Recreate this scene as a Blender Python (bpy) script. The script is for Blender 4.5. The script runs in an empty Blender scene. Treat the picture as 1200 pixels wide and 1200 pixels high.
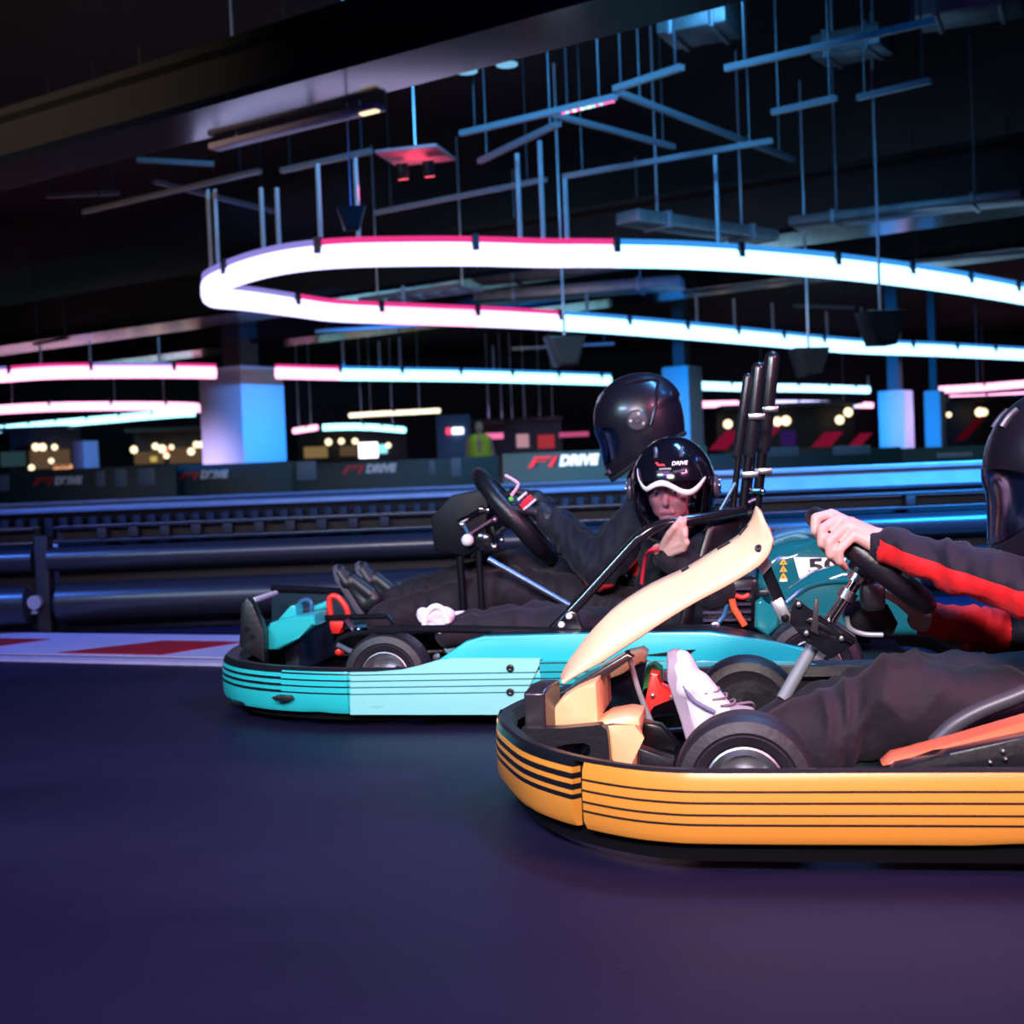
import bpy, bmesh, math, random
from mathutils import Vector, Matrix, noise
random.seed(7)
scene = bpy.context.scene
COL = scene.collection
PI = math.pi
V = Vector

# ------------------------------------------------------------------ camera
F = 1590.0
CAM_H = 0.715
PITCH = math.radians(1.585)
ROLL = math.radians(2.3)
fwd = V((0, math.cos(PITCH), -math.sin(PITCH)))
up0 = V((0, math.sin(PITCH), math.cos(PITCH)))
rt0 = V((1, 0, 0))
rgt = math.cos(ROLL) * rt0 - math.sin(ROLL) * up0
upv = math.cos(ROLL) * up0 + math.sin(ROLL) * rt0
cam_data = bpy.data.cameras.new('camera')
cam = bpy.data.objects.new('camera', cam_data)
COL.objects.link(cam)
m = Matrix((rgt, upv, -fwd)).transposed().to_4x4()
m.translation = V((0, 0, CAM_H))
cam.matrix_world = m
cam_data.sensor_width = 36.0
cam_data.lens = 36.0 * F / 1200.0
cam_data.clip_end = 300
cam_data.dof.use_dof = True
cam_data.dof.focus_distance = 3.1
cam_data.dof.aperture_fstop = 4.5
scene.camera = cam

def ray(px, py):
    return fwd + ((px - 600) / F) * rgt + ((600 - py) / F) * upv
def at_depth(px, py, Y):
    d = ray(px, py); t = Y / d.y
    return V((d.x * t, Y, CAM_H + d.z * t))
def at_z(px, py, z):
    d = ray(px, py); t = (z - CAM_H) / d.z
    return V((d.x * t, d.y * t, z))
def project(p):
    q = V(p) - V((0, 0, CAM_H)); z = q.dot(fwd)
    return 600 + F * q.dot(rgt) / z, 600 - F * q.dot(upv) / z
def z_for(x, y, py):
    lo, hi = -1.0, 9.0
    for _ in range(40):
        mid = (lo + hi) / 2
        if project((x, y, mid))[1] > py: lo = mid
        else: hi = mid
    return (lo + hi) / 2

# ------------------------------------------------------------------ materials
MATS = {}
def mat(name, col, rough=0.5, metal=0.0, bump=0.0, bscale=60.0, vary=0.0, vscale=8.0, coat=0.0,
        emit=None, estr=0.0, trans=0.0, spec=0.5, sheen=0.0):
    if name in MATS: return MATS[name]
    mt = bpy.data.materials.new(name); mt.use_nodes = True
    nt = mt.node_tree; b = nt.nodes['Principled BSDF']
    b.inputs['Base Color'].default_value = (*col, 1)
    b.inputs['Roughness'].default_value = rough
    b.inputs['Metallic'].default_value = metal
    b.inputs['Coat Weight'].default_value = coat
    b.inputs['Coat Roughness'].default_value = 0.08
    b.inputs['Transmission Weight'].default_value = trans
    b.inputs['Specular IOR Level'].default_value = spec
    b.inputs['Sheen Weight'].default_value = sheen
    tc = nt.nodes.new('ShaderNodeTexCoord')
    if vary > 0:
        n = nt.nodes.new('ShaderNodeTexNoise'); n.inputs['Scale'].default_value = vscale; n.inputs['Detail'].default_value = 6
        nt.links.new(tc.outputs['Object'], n.inputs['Vector'])
        r = nt.nodes.new('ShaderNodeValToRGB')
        r.color_ramp.elements[0].position = 0.3; r.color_ramp.elements[1].position = 0.7
        r.color_ramp.elements[0].color = (*[c * (1 - vary) for c in col], 1)
        r.color_ramp.elements[1].color = (*[min(1, c * (1 + vary)) for c in col], 1)
        nt.links.new(n.outputs['Fac'], r.inputs['Fac']); nt.links.new(r.outputs['Color'], b.inputs['Base Color'])
    if bump > 0:
        n = nt.nodes.new('ShaderNodeTexNoise'); n.inputs['Scale'].default_value = bscale; n.inputs['Detail'].default_value = 5
        nt.links.new(tc.outputs['Object'], n.inputs['Vector'])
        bp = nt.nodes.new('ShaderNodeBump'); bp.inputs['Strength'].default_value = bump; bp.inputs['Distance'].default_value = 0.01
        nt.links.new(n.outputs['Fac'], bp.inputs['Height']); nt.links.new(bp.outputs['Normal'], b.inputs['Normal'])
    if emit is not None:
        b.inputs['Emission Color'].default_value = (*emit, 1); b.inputs['Emission Strength'].default_value = estr
    MATS[name] = mt
    return mt

def stripe_mat(name, col, lines, dark=(0.006, 0.008, 0.012), rough=0.32, scuff=0.35):
    """painted plastic with dark horizontal lines at the given object-space heights (centre, half width)"""
    mt = mat(name, col, rough, coat=0.15)
    nt = mt.node_tree; b = nt.nodes['Principled BSDF']
    tc = nt.nodes.new('ShaderNodeTexCoord'); sp = nt.nodes.new('ShaderNodeSeparateXYZ')
    nt.links.new(tc.outputs['Object'], sp.inputs[0])
    acc = None
    for c, h in lines:
        q = nt.nodes.new('ShaderNodeMath'); q.operation = 'COMPARE'
        nt.links.new(sp.outputs['Z'], q.inputs[0]); q.inputs[1].default_value = c; q.inputs[2].default_value = h
        if acc is None: acc = q
        else:
            a = nt.nodes.new('ShaderNodeMath'); a.operation = 'MAXIMUM'
            nt.links.new(acc.outputs[0], a.inputs[0]); nt.links.new(q.outputs[0], a.inputs[1]); acc = a
    n = nt.nodes.new('ShaderNodeTexNoise'); n.inputs['Scale'].default_value = 14; n.inputs['Detail'].default_value = 9; n.inputs['Roughness'].default_value = 0.75
    mp = nt.nodes.new('ShaderNodeMapping'); mp.inputs['Scale'].default_value = (0.6, 0.6, 3.0)
    nt.links.new(tc.outputs['Object'], mp.inputs[0]); nt.links.new(mp.outputs[0], n.inputs['Vector'])
    r = nt.nodes.new('ShaderNodeValToRGB')
    r.color_ramp.elements[0].position = 0.60; r.color_ramp.elements[0].color = (*col, 1)
    r.color_ramp.elements[1].position = 0.78; r.color_ramp.elements[1].color = (*[c * (1 - scuff) for c in col], 1)
    nt.links.new(n.outputs['Fac'], r.inputs['Fac'])
    mx = nt.nodes.new('ShaderNodeMix'); mx.data_type = 'RGBA'
    nt.links.new(r.outputs['Color'], mx.inputs['A']); mx.inputs['B'].default_value = (*dark, 1)
    if acc: nt.links.new(acc.outputs[0], mx.inputs['Factor'])
    else: mx.inputs['Factor'].default_value = 0
    nt.links.new(mx.outputs['Result'], b.inputs['Base Color'])
    return mt

def cloth_mat(name, col, col2, rough=0.75):
    """race-suit cloth: second colour where the vertex attribute 'panel' is positive, with woven bump"""
    mt = mat(name, col, rough, bump=0.0, sheen=0.05, spec=0.25)
    nt = mt.node_tree; b = nt.nodes['Principled BSDF']
    at = nt.nodes.new('ShaderNodeAttribute'); at.attribute_name = 'panel'
    g = nt.nodes.new('ShaderNodeMath'); g.operation = 'GREATER_THAN'; g.inputs[1].default_value = 0.0
    nt.links.new(at.outputs['Fac'], g.inputs[0])
    mx = nt.nodes.new('ShaderNodeMix'); mx.data_type = 'RGBA'
    mx.inputs['A'].default_value = (*col, 1); mx.inputs['B'].default_value = (*col2, 1)
    nt.links.new(g.outputs[0], mx.inputs['Factor']); nt.links.new(mx.outputs['Result'], b.inputs['Base Color'])
    tc = nt.nodes.new('ShaderNodeTexCoord')
    n = nt.nodes.new('ShaderNodeTexNoise'); n.inputs['Scale'].default_value = 22; n.inputs['Detail'].default_value = 4; n.inputs['Distortion'].default_value = 0.8
    nt.links.new(tc.outputs['Object'], n.inputs['Vector'])
    bp = nt.nodes.new('ShaderNodeBump'); bp.inputs['Strength'].default_value = 0.35; bp.inputs['Distance'].default_value = 0.012
    nt.links.new(n.outputs['Fac'], bp.inputs['Height']); nt.links.new(bp.outputs['Normal'], b.inputs['Normal'])
    return mt

def emat(name, col, strength):
    if name in MATS: return MATS[name]
    mt = bpy.data.materials.new(name); mt.use_nodes = True
    nt = mt.node_tree; nt.nodes.remove(nt.nodes['Principled BSDF'])
    e = nt.nodes.new('ShaderNodeEmission'); e.inputs[0].default_value = (*col, 1); e.inputs[1].default_value = strength
    nt.links.new(e.outputs[0], nt.nodes['Material Output'].inputs[0])
    MATS[name] = mt
    return mt

# ------------------------------------------------------------------ objects
def tag(o, label=None, cat=None, group=None, kind=None):
    if label: o['label'] = label
    if cat: o['category'] = cat
    if group: o['group'] = group
    if kind: o['kind'] = kind
    return o
def empty(name, loc=(0, 0, 0), rz=0.0, label=None, cat=None, group=None):
    o = bpy.data.objects.new(name, None); COL.objects.link(o)
    o.empty_display_size = 0.1
    o.location = loc; o.rotation_euler = (0, 0, rz)
    return tag(o, label, cat, group)
def copy_tree(o, parent=None):
    c = o.copy(); COL.objects.link(c)
    if parent is not None: c.parent = parent
    for ch in list(o.children): copy_tree(ch, c)
    return c

def catmull(pts, n=6, closed=False):
    pts = [V(p) for p in pts]; out = []; N = len(pts)
    rng = range(N if closed else N - 1)
    for i in rng:
        p0 = pts[(i - 1) % N] if (closed or i > 0) else pts[0]
        p1 = pts[i]; p2 = pts[(i + 1) % N]
        p3 = pts[(i + 2) % N] if (closed or i + 2 < N) else pts[-1]
        for k in range(n):
            t = k / n
            out.append(0.5 * ((2 * p1) + (p2 - p0) * t + (2 * p0 - 5 * p1 + 4 * p2 - p3) * t * t + (3 * p1 - p0 - 3 * p2 + p3) * t ** 3))
    if not closed: out.append(pts[-1])
    return out

class MB:
    def __init__(s): s.bm = bmesh.new()
    def ring_faces(s, rings, closed_u=False, cap=True):
        vs = [[s.bm.verts.new(p) for p in r] for r in rings]
        n = len(vs[0]); R = len(vs)
        for i in range(R if closed_u else R - 1):
            a, b = vs[i], vs[(i + 1) % R]
            for j in range(n):
                s.bm.faces.new((a[j], a[(j + 1) % n], b[(j + 1) % n], b[j]))
        if cap and not closed_u:
            s.bm.faces.new(list(reversed(vs[0]))); s.bm.faces.new(vs[-1])
        return s
    def grid(s, rows):
        vs = [[s.bm.verts.new(p) for p in r] for r in rows]
        for i in range(len(vs) - 1):
            for j in range(len(vs[0]) - 1):
                s.bm.faces.new((vs[i][j], vs[i][j + 1], vs[i + 1][j + 1], vs[i + 1][j]))
        return s
    def box(s, c, size, rot=None, bevel=0.0):
        r = bmesh.ops.create_cube(s.bm, size=1.0)
        M = Matrix.Translation(V(c)) @ (rot.to_4x4() if rot is not None else Matrix.Identity(4)) @ Matrix.Diagonal((*size, 1))
        bmesh.ops.transform(s.bm, matrix=M, verts=r['verts'])
        if bevel > 0:
            es = {e for v in r['verts'] for e in v.link_edges}
            bmesh.ops.bevel(s.bm, geom=list(es), offset=bevel, segments=2, affect='EDGES', profile=0.5)
        return s
    def bar(s, a, b, w, h, up=(0, 0, 1), bevel=0.0):
        a, b = V(a), V(b); d = (b - a); L = d.length; d.normalize()
        x = d.cross(V(up))
        if x.length < 1e-4: x = d.cross(V((0, 1, 0)))
        x.normalize(); z = x.cross(d)
        return s.box((a + b) / 2, (w, L, h), Matrix((x, d, z)).transposed(), bevel)
    def tube(s, pts, r, seg=10, closed=False, sx=1.0):
        pts = [V(p) for p in pts]; N = len(pts)
        rs = r if isinstance(r, (list, tuple)) else [r] * N
        tan = []
        for i in range(N):
            if closed: t = pts[(i + 1) % N] - pts[i - 1]
            else: t = pts[min(i + 1, N - 1)] - pts[max(i - 1, 0)]
            tan.append(t.normalized())
        ref = V((0, 0, 1)) if abs(tan[0].z) < 0.9 else V((0, 1, 0))
        u = (ref - tan[0] * ref.dot(tan[0])).normalized(); rings = []
        for i in range(N):
            u = (u - tan[i] * u.dot(tan[i])).normalized(); w = tan[i].cross(u)
            rings.append([pts[i] + rs[i] * (math.cos(2 * PI * k / seg) * u + sx * math.sin(2 * PI * k / seg) * w) for k in range(seg)])
        return s.ring_faces(rings, closed)
    def capsule(s, a, ra, b, rb, seg=16):
        """tapered limb with round ends"""
        a, b = V(a), V(b); d = b - a; L = max(d.length, 1e-5); d.normalize()
        pts, rs = [], []
        for k in range(5):
            t = (k / 4) * PI / 2; pts.append(a - d * ra * math.cos(t) * 0.999); rs.append(max(ra * math.sin(t), 1e-4))
        for k in range(5):
            t = (k / 4) * PI / 2; pts.append(b + d * rb * math.sin(t) * 0.999); rs.append(max(rb * math.cos(t), 1e-4))
        return s.tube(pts, rs, seg)
    def chain(s, pts, rs, seg=14):
        for i in range(len(pts) - 1): s.capsule(pts[i], rs[i], pts[i + 1], rs[i + 1], seg)
        return s
    def lathe(s, prof, c, axis=(0, 0, 1), seg=32):
        c = V(c); ax = V(axis).normalized()
        ref = V((0, 0, 1)) if abs(ax.z) < 0.9 else V((1, 0, 0))
        u = ref.cross(ax).normalized(); w = ax.cross(u)
        rings = [[c + ax * h + max(r, 1e-4) * (math.cos(2 * PI * k / seg) * u + math.sin(2 * PI * k / seg) * w) for k in range(seg)] for r, h in prof]
        return s.ring_faces(rings)
    def ball(s, c, r, rot=None, u=20, v=14):
        rr = r if isinstance(r, (tuple, list)) else (r, r, r)
        q = bmesh.ops.create_uvsphere(s.bm, u_segments=u, v_segments=v, radius=1.0)
        M = Matrix.Translation(V(c)) @ (rot.to_4x4() if rot is not None else Matrix.Identity(4)) @ Matrix.Diagonal((*rr, 1))
        bmesh.ops.transform(s.bm, matrix=M, verts=q['verts'])
        return s
    def prism(s, out, y0, y1, bevel=0.0, seg=2, hole=None):
        """outline of (x, z) pairs extruded along local y from y0 to y1"""
        if hole is None:
            a = [s.bm.verts.new((p[0], y0, p[1])) for p in out]; b = [s.bm.verts.new((p[0], y1, p[1])) for p in out]
            n = len(out); fs = [s.bm.faces.new(a), s.bm.faces.new(list(reversed(b)))]
            for i in range(n): fs.append(s.bm.faces.new((a[(i + 1) % n], a[i], b[i], b[(i + 1) % n])))
            if bevel > 0:
                es = [e for f in fs[:2] for e in f.edges]
                bmesh.ops.bevel(s.bm, geom=list(set(es)), offset=bevel, segments=seg, affect='EDGES', profile=0.5)
        else:
            n = len(out); assert len(hole) == n
            A = [[s.bm.verts.new((p[0], y, p[1])) for p in loop] for y in (y0, y1) for loop in (out, hole)]
            oa, ha, ob, hb = A
            for i in range(n):
                j = (i + 1) % n
                s.bm.faces.new((oa[i], oa[j], ha[j], ha[i])); s.bm.faces.new((ob[j], ob[i], hb[i], hb[j]))
                s.bm.faces.new((oa[j], oa[i], ob[i], ob[j])); s.bm.faces.new((ha[i], ha[j], hb[j], hb[i]))
        return s
    def sweep(s, path, prof, closed=False, cap=True):
        """profile of (outward, up) pairs swept along a path, kept upright; outward is to the right of travel"""
        path = [V(p) for p in path]; N = len(path); rings = []
        for i in range(N):
            if closed: t = path[(i + 1) % N] - path[i - 1]
            else: t = path[min(i + 1, N - 1)] - path[max(i - 1, 0)]
            nrm = V((t.y, -t.x, 0)).normalized()
            rings.append([path[i] + nrm * o + V((0, 0, z)) for o, z in prof])
        return s.ring_faces(rings, closed, cap)
    def mesh(s, name, off=None):
        if off is not None: bmesh.ops.translate(s.bm, vec=-V(off), verts=s.bm.verts)
        bmesh.ops.recalc_face_normals(s.bm, faces=s.bm.faces)
        me = bpy.data.meshes.new(name); s.bm.to_mesh(me); s.bm.free()
        return me
    def build(s, name, material, parent=None, off=None, smooth=35, label=None, subsurf=0, loc=None, bevel=0.0):
        me = s.mesh(name, off)
        me.materials.append(material)
        o = bpy.data.objects.new(name, me); COL.objects.link(o)
        if loc is not None: o.location = loc
        if parent is not None: o.parent = parent
        if smooth:
            for p in me.polygons: p.use_smooth = True
            me.set_sharp_from_angle(angle=math.radians(smooth))
        if bevel > 0:
            b = o.modifiers.new('bevel', 'BEVEL'); b.width = bevel; b.segments = 2; b.limit_method = 'ANGLE'; b.angle_limit = math.radians(40)
        if subsurf:
            q = o.modifiers.new('sub', 'SUBSURF'); q.levels = subsurf; q.render_levels = subsurf
        if label: o['label'] = label
        return o
    def fuse(s, name, material, parent=None, off=None, voxel=0.007, smooth=6, disp=None, panel=None, label=None):
        """join everything into one continuous skin (voxel remesh), relax it, then fold and panel it"""
        me = s.mesh(name, None)
        o = bpy.data.objects.new(name, me); COL.objects.link(o)
        r = o.modifiers.new('r', 'REMESH'); r.mode = 'VOXEL'; r.voxel_size = voxel; r.use_smooth_shade = True
        if smooth:
            sm = o.modifiers.new('s', 'SMOOTH'); sm.factor = 0.5; sm.iterations = smooth
        dg = bpy.context.evaluated_depsgraph_get()
        me2 = bpy.data.meshes.new_from_object(o.evaluated_get(dg))
        o.modifiers.clear(); o.data = me2; me2.name = name
        bpy.data.meshes.remove(me)
        me2.materials.clear(); me2.materials.append(material)
        if disp:
            ns = [v.normal.copy() for v in me2.vertices]
            for v, n in zip(me2.vertices, ns): v.co = v.co + n * disp(v.co, n)
        if panel:
            at = me2.attributes.new('panel', 'FLOAT', 'POINT')
            at.data.foreach_set('value', [panel(v.co) for v in me2.vertices])
        if off is not None:
            for v in me2.vertices: v.co = v.co - V(off)
        for p in me2.polygons: p.use_smooth = True
        me2.update()
        if parent is not None: o.parent = parent
        if label: o['label'] = label
        return o

def text_mesh(name, body, size, material, parent, mtx, depth=0.002, shear=0.0, align='CENTER', bold=0.0, width=1.0):
    """raised lettering; mtx maps the text plane (x right, y up, z out) into the parent's frame"""
    cu = bpy.data.curves.new(name, 'FONT'); cu.body = body; cu.size = size; cu.extrude = depth; cu.shear = shear
    cu.align_x = align; cu.align_y = 'CENTER'; cu.offset = bold
    t = bpy.data.objects.new(name, cu); COL.objects.link(t)
    dg = bpy.context.evaluated_depsgraph_get()
    me = bpy.data.meshes.new_from_object(t.evaluated_get(dg))
    bpy.data.objects.remove(t); bpy.data.curves.remove(cu)
    me.transform(mtx @ Matrix.Diagonal((width, 1, 1, 1))); me.materials.clear(); me.materials.append(material); me.name = name
    o = bpy.data.objects.new(name, me); COL.objects.link(o)
    if parent is not None: o.parent = parent
    return o

# ------------------------------------------------------------------ palette
black_plastic = mat('black plastic', (0.006, 0.006, 0.009), 0.38, bump=0.08, bscale=90)
black_gloss = mat('black gloss paint', (0.008, 0.008, 0.012), 0.18, coat=0.3)
black_metal = mat('black steel', (0.008, 0.008, 0.012), 0.28, 0.4)
rubber = mat('tyre rubber', (0.012, 0.010, 0.016), 0.55, bump=0.15, bscale=70, vary=0.25)
steel = mat('brushed steel', (0.55, 0.55, 0.58), 0.28, 1.0, bump=0.05, bscale=200)
chrome = mat('polished chrome', (0.8, 0.8, 0.82), 0.1, 1.0)
alu = mat('cast aluminium', (0.5, 0.5, 0.54), 0.35, 0.9)
grey_metal = mat('grey painted steel', (0.30, 0.31, 0.34), 0.4, 0.3)
skin = mat('skin', (0.60, 0.33, 0.28), 0.5, bump=0.06, bscale=120, vary=0.08, vscale=20)
red_paint = mat('red painted metal', (0.75, 0.03, 0.02), 0.35)
green_paint = mat('green painted metal', (0.03, 0.30, 0.09), 0.4)
skid_black = mat('skid rail matt black', (0.002, 0.002, 0.003), 0.8, spec=0.15)
white_plastic = mat('white plastic', (0.75, 0.74, 0.78), 0.45)
# ================================================================== SETTING
U = V((-0.82, 0.572, 0)).normalized(); W_ = V((0.572, 0.82, 0)).normalized()
CEIL = 4.9
# floor : dark sealed asphalt with worn patches and specks
fm = bpy.data.materials.new('dark track asphalt'); fm.use_nodes = True
nt = fm.node_tree; b = nt.nodes['Principled BSDF']
tc = nt.nodes.new('ShaderNodeTexCoord')
n1 = nt.nodes.new('ShaderNodeTexNoise'); n1.inputs['Scale'].default_value = 1.1; n1.inputs['Detail'].default_value = 7; n1.inputs['Roughness'].default_value = 0.6
mp = nt.nodes.new('ShaderNodeMapping'); mp.inputs['Scale'].default_value = (0.55, 1.3, 1)
nt.links.new(tc.outputs['Object'], mp.inputs[0]); nt.links.new(mp.outputs[0], n1.inputs['Vector'])
r1 = nt.nodes.new('ShaderNodeValToRGB')
r1.color_ramp.elements[0].position = 0.32; r1.color_ramp.elements[0].color = (0.0055, 0.0052, 0.020, 1)
r1.color_ramp.elements[1].position = 0.72; r1.color_ramp.elements[1].color = (0.014, 0.011, 0.038, 1)
nt.links.new(n1.outputs['Fac'], r1.inputs['Fac'])
n2 = nt.nodes.new('ShaderNodeTexNoise'); n2.inputs['Scale'].default_value = 70; n2.inputs['Detail'].default_value = 3
nt.links.new(tc.outputs['Object'], n2.inputs['Vector'])
r2 = nt.nodes.new('ShaderNodeValToRGB')
r2.color_ramp.elements[0].position = 0.70; r2.color_ramp.elements[0].color = (0, 0, 0, 1)
r2.color_ramp.elements[1].position = 0.82; r2.color_ramp.elements[1].color = (0.30, 0.30, 0.30, 1)
nt.links.new(n2.outputs['Fac'], r2.inputs['Fac'])
mx = nt.nodes.new('ShaderNodeMix'); mx.data_type = 'RGBA'
nt.links.new(r2.outputs['Color'], mx.inputs['Factor']); nt.links.new(r1.outputs['Color'], mx.inputs['A']); mx.inputs['B'].default_value = (0.06, 0.055, 0.08, 1)
nt.links.new(mx.outputs['Result'], b.inputs['Base Color'])
r3 = nt.nodes.new('ShaderNodeMapRange'); r3.inputs['To Min'].default_value = 0.42; r3.inputs['To Max'].default_value = 0.62
nt.links.new(n1.outputs['Fac'], r3.inputs['Value']); nt.links.new(r3.outputs[0], b.inputs['Roughness'])
n3 = nt.nodes.new('ShaderNodeTexNoise'); n3.inputs['Scale'].default_value = 160; n3.inputs['Detail'].default_value = 4
nt.links.new(tc.outputs['Object'], n3.inputs['Vector'])
bp = nt.nodes.new('ShaderNodeBump'); bp.inputs['Strength'].default_value = 0.25; bp.inputs['Distance'].default_value = 0.006
nt.links.new(n3.outputs['Fac'], bp.inputs['Height']); nt.links.new(bp.outputs['Normal'], b.inputs['Normal'])
b.inputs['Specular IOR Level'].default_value = 0.14

RX, RY0, RY1 = 34, -9, 48
tag(MB().box((0, (RY0 + RY1) / 2, -0.1), (2 * RX, RY1 - RY0, 0.2)).build('floor', fm, smooth=0), kind='structure')
soffit_mat = mat('dark ceiling paint', (0.005, 0.005, 0.008), 0.8)
wall_mat = mat('dark wall paint', (0.010, 0.011, 0.018), 0.7)
tag(MB().box((0, (RY0 + RY1) / 2, CEIL + 0.1), (2 * RX, RY1 - RY0, 0.2)).build('ceiling', soffit_mat, smooth=0), kind='structure')
tag(MB().box((0, RY1 + 0.1, CEIL / 2), (2 * RX, 0.2, CEIL)).build('wall_back', wall_mat, smooth=0), kind='structure')
tag(MB().box((0, RY0 - 0.1, CEIL / 2), (2 * RX, 0.2, CEIL)).build('wall_front', wall_mat, smooth=0), kind='structure')
tag(MB().box((-RX - 0.1, (RY0 + RY1) / 2, CEIL / 2), (0.2, RY1 - RY0, CEIL)).build('wall_left', wall_mat, smooth=0), kind='structure')
tag(MB().box((RX + 0.1, (RY0 + RY1) / 2, CEIL / 2), (0.2, RY1 - RY0, CEIL)).build('wall_right', wall_mat, smooth=0), kind='structure')

# ------------------------------------------------------------------ kerb : red and white painted strip with a slim white edge line
kerb_mat = bpy.data.materials.new('kerb paint'); kerb_mat.use_nodes = True
nt = kerb_mat.node_tree; b = nt.nodes['Principled BSDF']; b.inputs['Roughness'].default_value = 0.55
kerb_white = mat('kerb white paint', (0.42, 0.36, 0.50), 0.55, vary=0.08, vscale=5)
kerb_red = mat('kerb red paint', (0.34, 0.006, 0.012), 0.55, vary=0.1, vscale=5)
KA, KB = at_z(0, 775, 0), at_z(266, 781, 0)
kd = (KB - KA); kd.z = 0; kd.normalize(); kn = V((-kd.y, kd.x, 0))
kr = empty('kerb', KA + kd * 1.2, math.atan2(kd.y, kd.x), 'red and white painted kerb strip along the foot of the black barrier', 'kerb')
def quadbox(mb, pts, z0, z1):
    lo = [mb.bm.verts.new((p[0], p[1], z0)) for p in pts]; hi = [mb.bm.verts.new((p[0], p[1], z1)) for p in pts]
    n = len(pts)
    mb.bm.faces.new(list(reversed(lo))); mb.bm.faces.new(hi)
    for i in range(n): mb.bm.faces.new((lo[i], lo[(i + 1) % n], hi[(i + 1) % n], hi[i]))
def kl(px, py):
    p = at_z(px, py, 0.012) - (KA + kd * 1.2); return (p.dot(kd), p.dot(kn))
wmb = MB(); quadbox(wmb, [(-3.2, 0.16), (0.9, 0.16), (0.9, 0.86), (-3.2, 0.86)], 0.0, 0.012)
wmb.build('kerb_base', kerb_white, kr, smooth=0)
lmb = MB(); quadbox(lmb, [(-3.2, 0.0), (0.9, 0.0), (0.9, 0.09), (-3.2, 0.09)], 0.0, 0.012)
lmb.build('edge_line', kerb_white, kr, smooth=0)
dmb = MB(); quadbox(dmb, [(-3.2, 0.09), (0.9, 0.09), (0.9, 0.16), (-3.2, 0.16)], 0.0, 0.006)
dmb.build('drain_gap', black_plastic, kr, smooth=0)
xs = kl(65, 766)[0]; step = kl(183, 769)[0] - xs
for k in (-2, 0):
    q = MB(); x0 = xs + k * step
    quadbox(q, [(x0, 0.19), (x0 + step, 0.19), (x0 + step * 1.22, 0.62), (x0 + step * 0.42, 0.62)], 0.012, 0.015)
    q.build('red_block', kerb_red, kr, smooth=0)

# ------------------------------------------------------------------ barriers
bar_black = mat('barrier black plastic', (0.016, 0.017, 0.024), 0.33, bump=0.04, bscale=12, coat=0.05)
bar_dark = mat('barrier matt black rubber', (0.008, 0.008, 0.010), 0.7)
bar_blue = mat('barrier grey plastic', (0.24, 0.26, 0.30), 0.32, bump=0.05, bscale=8, vary=0.1)
def arc(cx, cz, r, a0, a1, n=10):
    return [(cx + r * math.cos(math.radians(a0 + (a1 - a0) * k / n)), cz + r * math.sin(math.radians(a0 + (a1 - a0) * k / n))) for k in range(n + 1)]
def local_path(root, pts):
    M = Matrix.Rotation(-root.rotation_euler.z, 4, 'Z')
    return [M @ (V(p) - root.location) for p in pts]
# front barrier : lower tube, upper tube, capping rail, kicker panel, posts
BA, BB = at_z(58, 745, 0), V((6.5, at_z(58, 745, 0).y + 0.10, 0))
bd = (BB - BA).normalized(); ang = math.atan2(bd.y, bd.x)
def front_barrier(x0, x1, label):
    r = empty('track_barrier', BA + bd * x0, ang, label, 'barrier', 'black tube barriers lining the track')
    L = x1 - x0
    P = [(0, 0.10, 0), (L, 0.10, 0)]
    lo = MB(); lo.tube([(0.0, 0.10, 0.155), (0.03, 0.10, 0.155), (L - 0.03, 0.10, 0.155), (L, 0.10, 0.155)], [0.055, 0.10, 0.10, 0.055], 32); lo.build('lower_tube', bar_black, r)
    hi = MB(); hi.tube([(-0.02, 0.12, 0.375), (L, 0.12, 0.375)], 0.062, 28); hi.build('upper_tube', bar_black, r)
    MB().box((L / 2, 0.22, 0.27), (L, 0.05, 0.50)).build('kicker_panel', bar_dark, r, smooth=0)
    MB().box((L / 2, 0.145, 0.462), (L, 0.05, 0.018), bevel=0.006).build('middle_rail', bar_black, r)
    MB().box((L / 2, 0.19, 0.535), (L, 0.12, 0.016), bevel=0.006).build('capping_rail', bar_black, r)
    k = 0.25
    while k < L:
        MB().box((k, 0.16, 0.5), (0.05, 0.09, 0.055), bevel=0.006).build('rail_spacer', bar_dark, r)
        k += 0.16 if k < 1.6 and x0 > -1 else 0.9
    return r
front_barrier(0.0, 8.2, 'long black tube barrier behind the turquoise kart and the kerb')
front_barrier(-4.3, -0.10, 'black tube barrier module at the left picture edge, beyond the gap')
gp = empty('barrier_joint', BA + bd * -0.05, ang, 'black joint bracket with a teal lit clip between the two front barriers', 'bracket')
MB().box((0, 0.13, 0.25), (0.07, 0.1, 0.5), bevel=0.01).build('post', bar_dark, gp)
MB().lathe([(0.0, 0), (0.03, 0.0), (0.035, 0.02), (0.035, 0.06), (0.0, 0.06)], (-0.02, 0.06, 0.17), (0, -1, 0), 16).build('clip', grey_metal, gp)
MB().box((-0.06, 0.08, 0.12), (0.07, 0.05, 0.03), bevel=0.008).build('foot', grey_metal, gp)

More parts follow.
